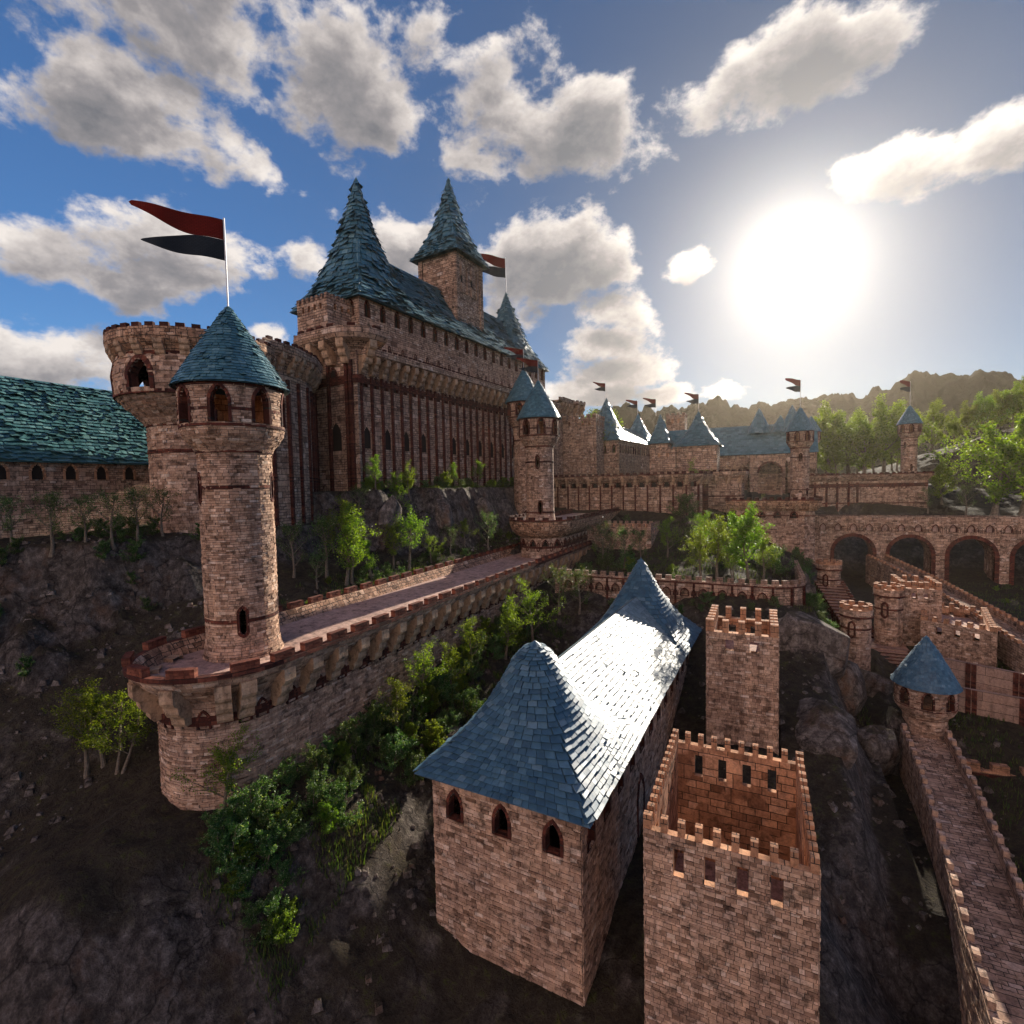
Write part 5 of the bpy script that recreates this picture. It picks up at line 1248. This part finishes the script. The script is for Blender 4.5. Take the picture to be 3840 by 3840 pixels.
mb.build('arch_ring', MAT['red'], E13)
st = MB()
for i in range(14): st.box(.3, 5.1, 140+i*.45, 146.5, -8.4+i*.4-3, -8.0+i*.4)
st.build('stairs', MAT['step'], E13)
st = MB(); 
for xx in (0, 5.1): st.box8([(xx, 139.7, -9.5), (xx+.35, 139.7, -9.5), (xx+.35, 146.4, -9.5), (xx, 146.4, -9.5)], [(xx, 139.7, -7.2), (xx+.35, 139.7, -7.2), (xx+.35, 146.4, -1.9), (xx, 146.4, -1.9)])
st.build('balustrade', MAT['step'], E13)
round_tower('slim far tower with blue cone behind the bridge tower', 12.3, 155, 0, 12.3, .72, kr=.58, a0=.2, rows=14, tiph=5.6, slits=False, group='round towers with slate cones')

# ---- lower right works
drum('highest round turret at the head of the red stairs below the bridge', 9.5, 88.2, -19, -12.0, 1.5, 'crenellated round turrets', 9, 0, -14.9)
drum('round turret at the left of the stair landing, in front of a rock', 9.75, 66.4, -25, -13.7, 1.36, 'crenellated round turrets', 9, 1, -16.4)
drum('round turret at the right of the stair landing, joined to the square gatehouse', 14.0, 73.3, -23.5, -12.55, 1.32, 'crenellated round turrets', 9, 1, -15.5)
E14 = empty('staircase', (12, 95, -24), 'wide flight of reddish stone stairs descending between the round turrets', 'staircase')
mb = MB(); rb_ = MB()
def stair(xa0, xb0, ya, za, xa1, xb1, yb, zb2, n):
    mb = MB(); rb_ = MB()
    for i in range(n):
        f, f2 = i/n, (i+1)/n; xa = xa0+(xa1-xa0)*f; xb = xb0+(xb1-xb0)*f; y_ = ya+(yb-ya)*f; y2 = ya+(yb-ya)*f2; z_ = za+(zb2-za)*f
        rb_.box8([(xa, y2, z_-3), (xb, y2, z_-3), (xb, y_, z_-3), (xa, y_, z_-3)], [(xa, y2, z_-.1), (xb, y2, z_-.1), (xb, y_+.02, z_-.1), (xa, y_+.02, z_-.1)])
        mb.box8([(xa, y2-.09, z_-.1), (xb, y2-.09, z_-.1), (xb, y_-.02, z_-.1), (xa, y_-.02, z_-.1)], [(xa, y2-.09, z_), (xb, y2-.09, z_), (xb, y_-.02, z_), (xa, y_-.02, z_)])
        kb = MB(); kb.box(xb-.05, xb+.42, min(y2, y_)+.05, max(y2, y_)-.08, z_-3, z_+.24); kb.build('kerb_block', MAT['red'], E14)
    fl_ = mb.build('stair_flight', MAT['step'], E14); rb_.build('risers', MAT['red'], fl_)
stair(7.7, 11.0, 88.6, -15.25, 10.4, 13.0, 75, -19.6, 17)
lm = MB(); lm.box(10.3, 15.6, 70.8, 75, -23, -19.68); lm.build('landing', MAT['step'], E14)
stair(11.4, 15.4, 70.8, -19.85, 12.2, 15.9, 66, -22.3, 10)
block('square crenellated gatehouse behind the right hand turret', FA, 74.2, 79.2, 15.25, 19.2, -22, -12.3, mh=.8, ml=.45, mg=.62, near=1, m='stone', hw=.5, hh=.65, floor=1.2, bw=.34, bh=.16, name='gatehouse', cat='gatehouse')
CA, SA = math.cos(math.radians(-29)), math.sin(math.radians(-29))
def FT(l, w): return (.82*(20.2+w*CA+l*.22), .82*(86.5+w*SA+l*.975))
block('low fortified block with open sunlit terrace and six square openings', FT, 0, 12.3, 0, 7.7, -22, -15.5, mh=.5, ml=.4, mg=.52, near=1, m='stone', hw=.5, hh=.78, floor=1.0, bw=.34, bh=.16, name='terrace_block', cat='fort')
# causeway
E15 = empty('causeway', (28, 92, -20), 'sloping walled causeway running down from under the bridge to the right edge', 'causeway')
CW = [(19.7, 114, -15.0), (23.0, 95, -16.2), (24.5, 77.4, -17.0), (25.3, 65, -17.8), (25.9, 54.5, -19.4), (25.8, 41, -21.8)]
mb = MB(); fb = MB(); mm = []
pc = Path([(c[0], c[1]) for c in CW]); zz = lambda u: float(np.interp(u, pc.d, [c[2] for c in CW]))
U = pc.us(2.0)
for a, b in zip(U, U[1:]):
    for o0, o1 in ((-1.3, -1.62), (1.3, 1.62)):
        q = [pc.S(a, zz(a)-9, o1), pc.S(b, zz(b)-9, o1), pc.S(b, zz(b)+.75, o1), pc.S(a, zz(a)+.75, o1), pc.S(b, zz(b)+.75, o0), pc.S(a, zz(a)+.75, o0), pc.S(b, zz(b)-.1, o0), pc.S(a, zz(a)-.1, o0)]
        mb.face([q[0], q[1], q[2], q[3]], [(a, q[0][2]), (b, q[1][2]), (b, q[2][2]), (a, q[3][2])]); mb.face([q[3], q[2], q[4], q[5]], [(a, 0), (b, 0), (b, .35), (a, .35)]); mb.face([q[5], q[4], q[6], q[7]], [(a, 0), (b, 0), (b, .9), (a, .9)])
    fb.face([pc.S(a, zz(a), -1.32), pc.S(b, zz(b), -1.32), pc.S(b, zz(b), 1.32), pc.S(a, zz(a), 1.32)], [(a, 0), (b, 0), (b, 3.2), (a, 3.2)])
mb.build('wall', MAT['stone'], E15); fb.build('walkway', MAT['stone'], E15)
for o_ in (-1.46, 1.46): merlons(E15, pc, seq(1, pc.L-1, 1.5), 0, o_, .8, .36, .4, m='stone') if False else [put('merlon', merlon_mesh(.7, .34, .36, False, 'ashlar'), E15, local(pc, u_, zz(u_)+.73, o_)) for u_ in seq(1, pc.L-1, 1.3)]
# panelled retaining walls
def panel_wall(label, pts, h, t, step):
    e = empty('panelled_wall', (*pts[0][:2], pts[0][2]-h), label, 'wall', 'panelled retaining walls'); p = Path([q[:2] for q in pts]); z = lambda u: float(np.interp(u, p.d, [q[2] for q in pts]))
    mb = MB(); U = p.us(2)
    for a, b in zip(U, U[1:]):
        mb.face([p.S(a, z(a)-h, 0), p.S(b, z(b)-h, 0), p.S(b, z(b), 0), p.S(a, z(a), 0)], [(a, -h), (b, -h), (b, 0), (a, 0)])
        mb.face([p.S(a, z(a), 0), p.S(b, z(b), 0), p.S(b, z(b), -t), p.S(a, z(a), -t)], [(a, 0), (b, 0), (b, t), (a, t)])
        mb.face([p.S(a, z(a)-h, -t), p.S(b, z(b)-h, -t), p.S(b, z(b), -t), p.S(a, z(a), -t)], [(a, 0), (b, 0), (b, h), (a, h)])
    mb.build('wall', MAT['panel'], e)
    for u_ in seq(step*.45, p.L-.5, step):
        for d_ in (-.22, .22): pm = MB(); pm.box(-.18, .18, -.05, .1, 0, h); put('pilaster', pm.mesh('pilaster', MAT['red']), e, local(p, u_+d_, z(u_)-h))
    return e
panel_wall('upper pink panelled retaining wall with red pilaster pairs at the right edge', [(14.9, 66.7, -18.5), (17.1, 64.9, -18.45), (22.2, 62.2, -18.4), (29.5, 58.7, -18.3)], 2.5, .4, 3.4)
panel_wall('lower pink panelled retaining wall along the road beside the near right tower', [(13.5, 63.3, -20.2), (17.3, 61.2, -20.05), (21.7, 59.7, -19.9), (28.7, 57, -19.8)], 2.5, .4, 3.6)
mb = MB(); mb.face([(13.6, 63.4, -21.2), (28.7, 57.1, -21.1), (29.9, 58.7, -21.05), (14.9, 66.7, -21.15)]); tag(mb.build('road', MAT['step']), kind='structure')
# near right tower with wall walk
round_tower('round tower with deep blue cone near the bottom right corner', 13.94, 57.9, -27, -18.9, .62, kr=.61, bs=.85,  near=1, group='round towers with slate cones', a0=.25, rows=24, roofmat='slate_blue', tiph=6.9, slits=False)
E16 = empty('wall_walk', (16.6, 60, -34), 'narrow crenellated wall walk descending towards the camera from the near right tower', 'wall')
WW = [(13.6, 56.4, -23.4), (13.4, 49.5, -24.3), (12.9, 43, -25.0), (12.1, 34.5, -26.0), (11.0, 20, -27.6)]
pw = Path([w[:2] for w in WW]); zw = lambda u: float(np.interp(u, pw.d, [c[2] for c in WW])); mb = MB(); cb = MB(); fb = MB()
for o1, o0 in ((1.75, 1.4), (-1.75, -1.4)):
    Sx = lambda u, v, o, o1=o1: pw.S(u, v+zw(u), o1+(o if o1 > 0 else -o))
    bricks(mb, Sx, 0, pw.L, -9, .8, .42, .18, .03, .03); skin(cb, Sx, 0, pw.L, -10, .8, 2, 12)
    for a, b in zip(pw.us(2), pw.us(2)[1:]):
        fb.face([pw.S(a, zw(a)+.83, o1), pw.S(b, zw(b)+.83, o1), pw.S(b, zw(b)+.83, o0), pw.S(a, zw(a)+.83, o0)]); fb.face([pw.S(a, zw(a)+.83, o0), pw.S(b, zw(b)+.83, o0), pw.S(b, zw(b)-.1, o0), pw.S(a, zw(a)-.1, o0)])
for a, b in zip(pw.us(2), pw.us(2)[1:]): fb.face([pw.S(a, zw(a), -1.42), pw.S(b, zw(b), -1.42), pw.S(b, zw(b), 1.42), pw.S(a, zw(a), 1.42)])
mb.build('wall', MAT['brick'], E16); cb.build('mortar', MAT['core'], E16); fb.build('walkway', MAT['stone'], E16)
for o_ in (-1.58, 1.58): [put('merlon', merlon_mesh(.55, .33, .38, True, 'brick'), E16, local(pw, u_, zw(u_)+.82, o_)) for u_ in seq(.6, pw.L-.5, 1.25)]
for u_ in (2.0, 7.0): Sx = lambda u, v, o: pw.S(u, v+zw(u), 2.64+o) ; pilasters(E16, pw, [], 0, 1)
E17 = empty('crenellated_wall', (24, 64, -33), 'broad low wall top with big square merlons at the bottom right edge', 'wall')
PQ = Path([(15.2, 53.5), (25, 54.1)]); mb = MB(); sweep(mb, PQ, [(0, -32), (0, -24.3), (-.6, -24.3), (-.6, -24.9), (-2.2, -24.9), (-2.2, -24.3), (-2.8, -24.3), (-2.8, -32)], 3); mb.build('wall', MAT['ashlar'], E17)
band(E17, PQ, -24.75, -24.5, .07)
for o_ in (-.3, -2.5): merlons(E17, PQ, seq(.9, PQ.L-.5, 1.9), -24.3, o_, 1.1, .58, .58, m='ashlar')

hz_m, nt_, out_ = mat('haze'); pv = N(nt_, 'ShaderNodeVolumePrincipled'); pv.inputs['Density'].default_value = HAZE; pv.inputs['Anisotropy'].default_value = .78; pv.inputs['Color'].default_value = (1, .87, .70, 1); L(nt_, pv.outputs[0], out_.inputs['Volume'])
if HAZE > 0:
    mb = MB(); mb.box(-700, 760, -260, 800, -60, 115); tag(mb.build('haze', hz_m), kind='stuff')

# ================================================================ VEGETATION
T = [  # kind, px, py(base), height px, label, group
 ('a', 327, 2905, 345, 'tallest of three sunlit young trees on the slope left of the rampart end'),
 ('b', 388, 2872, 300, 'middle one of three sunlit young trees on the left slope'),
 ('d', 442, 2905, 330, 'thin leaning young tree closest to the round rampart wall, on the left slope'),
 ('c', 838, 3060, 310, 'yellow-green young tree growing against the base of the rampart near the bottom edge'),
 ('e', 195, 2065, 250, 'bare tree with thick pale trunk in shadow below the long left hall'),
 ('e', 48, 2045, 210, 'bare shaded tree at the very left edge below the long hall'),
 ('e', 320, 2035, 200, 'sparse shaded tree between the pale trunk tree and the drum tower'),
 ('e', 425, 2040, 220, 'sparse forked tree in shadow just left of the drum tower foot'),
 ('e', 520, 2030, 230, 'dark leafy tree in front of the drum tower foot'),
 ('e', 612, 2010, 200, 'shaded tree between the drum tower and the nearest round tower'),
 ('b', 1296, 2192, 300, 'tall leafy tree behind the left parapet of the rampart, before the cliff'),
 ('b', 1322, 2185, 240, 'second stem tree just right of the tall leafy tree behind the parapet'),
 ('d', 1398, 2172, 165, 'bushy multi-stem tree behind the middle of the left parapet'),
 ('a', 1476, 2135, 180, 'slender leafy tree on the sunlit patch behind the parapet'),
 ('c', 1530, 2138, 240, 'tall open-crowned tree on the sunlit patch behind the parapet'),
 ('c', 1617, 2110, 115, 'small round-crowned tree right of the sunlit patch behind the parapet'),
 ('e', 1190, 2205, 150, 'small dim tree in shadow right of the nearest tower shaft'),
 ('e', 1100, 2165, 230, 'bare grey tree in deep shadow beside the nearest tower shaft'),
 ('e', 1228, 2165, 260, 'tall bare tree in shadow under the cliff left of the leafy ones'),
 ('e', 1692, 2080, 120, 'faint bare tree in shadow at the cliff foot behind the parapet'),
 ('e', 1834, 2062, 160, 'bare tree in shadow left of the upper rounded terrace'),
 ('a', 1742, 2045, 100, 'small half-lit tree at the cliff foot left of the upper terrace'),
 ('a', 1285, 1822, 185, 'tallest sunlit tree on the cliff top before the keep bastion'),
 ('b', 1243, 1822, 130, 'left-hand thin tree on the cliff top before the keep bastion'),
 ('e', 1345, 1815, 120, 'thin half-shaded tree on the cliff top between two sunlit clumps'),
 ('b', 1410, 1818, 125, 'slim sunlit tree on the cliff top right of the bastion corner'),
 ('a', 1484, 1818, 125, 'round sunlit tree on the cliff top before the keep windows'),
 ('c', 1537, 1818, 120, 'broad sunlit tree right beside the round one on the cliff top'),
 ('u', 1660, 1812, 60, 'low bushy sapling on the cliff top before the middle of the keep'),
 ('b', 1706, 1808, 90, 'small pointed sunlit tree on the cliff top right of the middle'),
 ('a', 1797, 1802, 95, 'rightmost sunlit tree on the cliff top before the keep'),
 ('a', 1494, 2752, 215, 'sunlit tree rising from the shrubs at the left end of the rampart foot row'),
 ('c', 1592, 2650, 245, 'broad tree at the rampart foot directly left of the near slate spire'),
 ('b', 1692, 2625, 210, 'slim tree at the rampart foot touching the outline of the near slate spire'),
 ('a', 1765, 2500, 185, 'rounded tree at the rampart foot above the near spire'),
 ('b', 1893, 2470, 230, 'tall sunlit tree at the rampart foot second from the right'),
 ('c', 1998, 2428, 240, 'umbrella-shaped sunlit tree just behind the tip of the near slate spire'),
 ('e', 2100, 2300, 200, 'dim bare tree near the far end of the rampart wall'),
 ('e', 2172, 2300, 190, 'pale thin trunked tree in shadow before the terrace wall'),
 ('e', 2260, 2125, 190, 'pale trunked shaded tree before the retaining wall, left one'),
 ('e', 2285, 2118, 150, 'thin shaded tree right beside the left pale trunk below the terrace'),
 ('e', 2345, 2135, 180, 'shaded tree with thick straight trunk below the retaining wall'),
 ('e', 2400, 2110, 140, 'shaded tree at the right end of the retaining wall'),
 ('a', 2502, 2090, 150, 'half-lit tree standing alone in the dark garden above the terrace wall'),
 ('c', 2620, 1915, 175, 'tall tree with wide sunlit crown before the end of the curtain wall'),
 ('t', 2562, 1935, 90, 'silvery flowering bush under the tall tree at the curtain wall end'),
 ('a', 2640, 2080, 160, 'small tree left of the sunny garden slope'),
 ('b', 2632, 2168, 190, 'leftmost leafy tree right behind the terrace wall battlements'),
 ('a', 2690, 2178, 240, 'second leafy tree behind the terrace wall battlements'),
 ('d', 2752, 2172, 170, 'low multi-stem tree behind the terrace wall, left of the tallest'),
 ('f', 2810, 2172, 240, 'tallest and densest sunlit tree in the garden behind the terrace wall'),
 ('b', 2862, 2170, 170, 'slim tree right of the tallest garden tree'),
 ('t', 2905, 2150, 110, 'white-flecked flowering bush at the garden wall corner'),
 ('t', 2735, 2060, 110, 'glittering flowering bush higher up the garden slope'),
 ('f', 2868, 1985, 110, 'leafy tree against the bastion left of the bridge'),
 ('f', 3092, 1775, 235, 'broad hazy sunlit tree right of the slim far tower'),
 ('f', 3050, 1770, 130, 'hazy low tree directly behind the bridge-end tower'),
 ('g', 3182, 1780, 195, 'thick-trunked hazy tree in the middle of the grove behind the outer wall'),
 ('f', 3245, 1770, 210, 'hazy tree between the thick-trunked one and the rightmost tower'),
 ('f', 3315, 1760, 240, 'tall hazy tree just left of the rightmost tower'),
 ('f', 3140, 1785, 120, 'low hazy bush-like tree at the left of the grove'),
 ('f', 3362, 1680, 130, 'hazy tree crown showing left of the rightmost tower shaft'),
 ('g', 3491, 1645, 140, 'lone knotty tree right of the rightmost tower'),
 ('f', 3575, 1630, 80, 'small tree at the left end of the row along the hill crest'),
 ('f', 3625, 1622, 110, 'second tree of the hill crest row'), ('f', 3680, 1614, 122, 'third tree of the hill crest row'),
 ('f', 3738, 1608, 115, 'fourth tree of the hill crest row'), ('f', 3796, 1604, 125, 'fifth tree of the hill crest row'), ('f', 3850, 1600, 135, 'tree at the right edge on the hill crest'),
 ('g', 3725, 1935, 300, 'great tree with flared trunk and spreading sunlit crown behind the bridge'),
 ('g', 3835, 1930, 330, 'large tree at the right edge behind the bridge'),
 ('f', 3535, 1890, 140, 'small sunlit tree between outer wall end and the great tree'),
 ('e', 3620, 1930, 130, 'bare thin tree left of the great flared trunk'),
 ('e', 3478, 1925, 110, 'bent bare tree beside the end of the outer wall'),
 ('f', 3120, 1790, 150, 'second hazy tree in the low part of the grove'), ('f', 3215, 1785, 160, 'hazy tree filling the gap in the middle of the grove'), ('f', 3280, 1780, 170, 'hazy round-crowned tree in the right part of the grove'), ('f', 3345, 1775, 130, 'lowest hazy tree at the right end of the grove'),
 ('f', 2790, 1600, 50, 'far hazy treetop showing above the gatehouse hall roof'),
]
def on_cliff(px, py, w=3.4):
    d = ray(px, py); p = d*((K0@KO+w)/(d[:2]@KO)); return (p[0], p[1], hz(p[0], p[1]))
def on_line(px, py, yy): q = aty(px, py, yy); return (q[0], yy, hz(q[0], yy))
for k, px, py, hp, lb in T:
    if 'hazy' in lb and px > 3000:
        q = on_line(px, py, 178+(px*7 % 11)-5); tree('g' if 'thick' in lb else 'f', px, py, hp*1.0, lb, at=q); continue
    if 'hill crest' in lb or 'lone knotty' in lb:
        q = on_line(px, py, 190); tree(k, px, py, hp*1.15, lb, at=q); continue
    if 'on the cliff top' in lb:
        q = on_cliff(px, py); tree(k, px, py, hp*1.05, lb, at=q); continue
    tree(k, px, py, hp, lb, name='shrub' if k in 'st' else 'tree', cat='shrub' if k in 'st' else 'tree')
# trees that stand behind buildings: placed by position on the ground
for k, x, y, H, lb in (('b', -44.5, 142, 20.5, 'thin green treetop rising behind the battlements of the square far tower'), ('d', -41.0, 143, 19.5, 'treetop between the square far tower and the spire beside it'), ('b', -37.0, 152, 21, 'sparse treetop right behind the first far spire')):
    c = float(np.array([x, y, 0])@FW); tree(k, 0, 0, (H-hz(x, y))/c*FOC, lb, at=(x, y, hz(x, y)))
# shrubs along the foot of the rampart and elsewhere
def shrub_at(k, x, y, H, label, group):
    e = empty('shrub', (x, y, hz(x, y)-.05), label, 'shrub', group); s = H/3.0; e.scale = (s, s, s); e.rotation_euler = (0, 0, random.uniform(0, 6.28))
    for nm, me in zip(('stems', 'leaves'), TREES[k]): o = bpy.data.objects.new(nm, me); COL.objects.link(o); o.parent = e
random.seed(11)
for i in range(105):
    y = 17+random.random()**1.2*38; x = -27.2+random.random()*(4.8 if y < 40 else 3.0)
    shrub_at(random.choice('sttu'), x, y, random.uniform(1.0, 2.7), 'leafy green shrub in the thick band of undergrowth along the rampart foot', 'shrubs along the rampart foot')
for i in range(44):
    l = random.uniform(-3, 55); w = random.uniform(2.2, 4.6); x, y = FK(l, w)
    shrub_at(random.choice('stu'), x, y, random.uniform(1.0, 2.2), 'bright green shrub on the cliff top along the foot of the keep', 'shrubs along the keep foot')
for i in range(38):
    x = random.uniform(5.2, 7.4); y = random.uniform(60, 98)
    shrub_at(random.choice('stt'), x, y, random.uniform(1.0, 2.2), 'green shrub on the steep bank between terrace wall and red stairs', 'shrubs on the bank by the stairs')
for i in range(22):
    x = random.uniform(-24, 2); y = random.uniform(60.8, 62.8)
    shrub_at(random.choice('st'), x, y, random.uniform(.7, 1.4), 'dark shrub at the foot of the curved terrace wall', 'shrubs below the terrace wall')
for i in range(26):
    x = random.uniform(-26, -8); y = random.uniform(66, 101)
    shrub_at(random.choice('stu'), x, y, random.uniform(1.2, 2.6), 'shaded shrub in the dark garden between terrace wall and curtain wall', 'shrubs in the shaded garden')
for i in range(22):
    x = random.uniform(-66, -51); y = random.uniform(18, 34)
    shrub_at('s', x if x > -63.5 else x+4, y, random.uniform(1.0, 2.4), 'dark shrub in the shade below the long hall and drum tower', 'shrubs below the long hall')
for i in range(16):
    x = random.uniform(22, 44); y = random.uniform(99, 112)
    shrub_at(random.choice('tu'), x, y, random.uniform(.6, 1.5), 'small shrub on the ground in front of the bridge arches', 'shrubs before the bridge')
for i in range(24):
    x = random.uniform(-42, -38.5); y = random.uniform(34, 86)
    shrub_at(random.choice('stu'), x, y, random.uniform(.7, 1.6), 'low shrub in the gully between rampart parapet and cliff', 'shrubs in the gully')
# grass: one object
def grass(name, regs, n, hmin, hmax, wd, seed=3):
    R = np.random.RandomState(seed); V = []
    for (x0, x1, y0, y1, fr) in regs:
        k = int(n*fr); X = R.uniform(x0, x1, k); Y_ = R.uniform(y0, y1, k)
        m = fbm(X*.5, Y_*.5, 3, 40) > .44; X, Y_ = X[m], Y_[m]
        Z = np.array([hz(a, b) for a, b in zip(X, Y_)]); gx = np.array([hz(a+.4, b)-hz(a-.4, b) for a, b in zip(X, Y_)]); gy = np.array([hz(a, b+.4)-hz(a, b-.4) for a, b in zip(X, Y_)])
        m = np.hypot(gx, gy) < .95; X, Y_, Z = X[m], Y_[m], Z[m]
        k = len(X); a = R.uniform(0, 6.28, k); h = R.uniform(hmin, hmax, k); w = wd*h; ln = R.uniform(-.35, .35, (k, 2))*h[:, None]
        V.append(np.stack([np.stack([X-np.cos(a)*w, Y_-np.sin(a)*w, Z-.03], 1), np.stack([X+np.cos(a)*w, Y_+np.sin(a)*w, Z-.03], 1), np.stack([X+ln[:, 0], Y_+ln[:, 1], Z+h], 1)], 1))
    V = np.concatenate(V).reshape(-1, 3); me = bpy.data.meshes.new(name); me.vertices.add(len(V)); me.vertices.foreach_set('co', V.ravel())
    nf = len(V)//3; me.loops.add(nf*3); me.loops.foreach_set('vertex_index', np.arange(nf*3, dtype=np.int32)); me.polygons.add(nf); me.polygons.foreach_set('loop_start', np.arange(0, nf*3, 3, dtype=np.int32))
    me.materials.append(MAT['grass']); me.update(); me.validate(); return tag(put(name, me), kind='stuff')
grass('grass', [(-28, -21, 16, 60, .30), (-20, 8, 64, 100, .2), (-53, -46, 50, 118, .14), (5, 10, 58, 104, .08), (20, 46, 84, 113, .08), (14, 30, 44, 70, .12), (-43, -37.5, 34, 90, .08)], 90000, .15, .5, .09)
def rubble(n, regs):
    R = np.random.RandomState(8); mb = MB()
    for (x0, x1, y0, y1, fr) in regs:
        for _ in range(int(n*fr)):
            x, y = R.uniform(x0, x1), R.uniform(y0, y1); z = hz(x, y); r = .08+.38*R.random()**3
            b = [Vector(v)*r for v in ((1, 0, 0), (0, 1, 0), (-1, 0, 0), (0, -1, 0))]; j = lambda v: Vector((x, y, z))+Vector((v.x*R.uniform(.6, 1.3), v.y*R.uniform(.6, 1.3), v.z))
            lo = [j(v+Vector((0, 0, -.3*r))) for v in b]; hi = [j(v*.62+Vector((0, 0, r*R.uniform(.35, .8)))) for v in b]; mb.box8(lo, hi)
    return tag(mb.build('rubble', MAT['rock']), kind='stuff')
rubble(2600, [(-62, -37.5, 12, 36, .25), (-43, -37.6, 34, 96, .12), (-27, -17, 14, 58, .2), (-20, 6, 40, 62, .12), (3, 12, 34, 90, .16), (14, 34, 40, 80, .15)])
# far woods on the slopes at the mountain foot
# rocks
def rock(x, y, z, sx, sy, sz, seed, label):
    import bmesh
    bm = bmesh.new(); bmesh.ops.create_icosphere(bm, subdivisions=5, radius=1.0)
    P = np.array([v.co[:] for v in bm.verts]); q = P*1.1+seed*7.3
    n_ = fbm(q[:, 0]+q[:, 2]*.7, q[:, 1]-q[:, 2]*.6, 6, seed, True); f_ = vnoise(q[:, 0]*.9+q[:, 2], q[:, 1]*.9-q[:, 2]*.5, seed)
    P = P*(.62+.45*n_+.30*f_)[:, None]
    # fracture planes give it faces
    R = np.random.RandomState(seed)
    for _ in range(18):
        d = R.normal(size=3); d /= np.linalg.norm(d); t = R.uniform(.5, .8); s = P@d; P = P-np.outer(np.maximum(0, s-t)*.85, d)
    for v, p in zip(bm.verts, P): v.co = (p[0]*sx, p[1]*sy, p[2]*sz)
    me = bpy.data.meshes.new('rock'); bm.to_mesh(me); bm.free(); me.materials.append(MAT['rock']); me.polygons.foreach_set('use_smooth', [True]*len(me.polygons)); me.update()
    o = put('rock', me, None, Matrix.LocRotScale(Vector((x, y, z)), Matrix.Rotation(seed*1.3, 3, 'Z').to_euler(), Vector((1, 1, 1)))); return tag(o, label, 'rock')
for i, (px, py, s, fl, lb) in enumerate([(1660, 2760, 2.2, .6, 'sunlit pale rock with yellow moss between shrubs and the near slate spire'), (1640, 1915, 3.0, 1.2, 'sunlit mossy cliff spur under the middle of the keep'), (1800, 1900, 2.8, 1.1, 'jagged sunlit rock at the right end of the cliff under the keep'), (1440, 1905, 2.6, 1.2, 'dark bulging rock on the cliff under the keep bastion'),
   (3050, 2420, 4.2, 1.1, 'big grey fissured rock face right of the square tower'), (3150, 2560, 3.6, 1.2, 'dark layered rock below the turret beside the stairs'), (3260, 2600, 3.2, 1.3, 'streaked brown rock left of the near right tower roof'), (3280, 2820, 2.8, .9, 'pale ledge of rock left of the wall walk'), (3080, 2760, 3.4, .8, 'broad mossy rock on the slope below the grey rock face'),
   (2600, 1965, 1.8, .8, 'rounded boulder below the flowering bush by the curtain wall'), (2880, 2085, 1.6, .7, 'pale rock at the top of the garden slope'), (3130, 1855, 5.0, .35, 'dark rounded rock hump behind the bridge'), (2050, 2560, 2.0, .5, 'shadowed rock behind the near slate spire'), (3010, 2230, 2.0, .9, 'shaded boulder below the terrace wall corner')]):
    p = hit(px, py); rock(p[0]+.3, p[1]+s*.3, p[2]-s*fl*.25, s, s*.8, s*fl, i+1, lb)
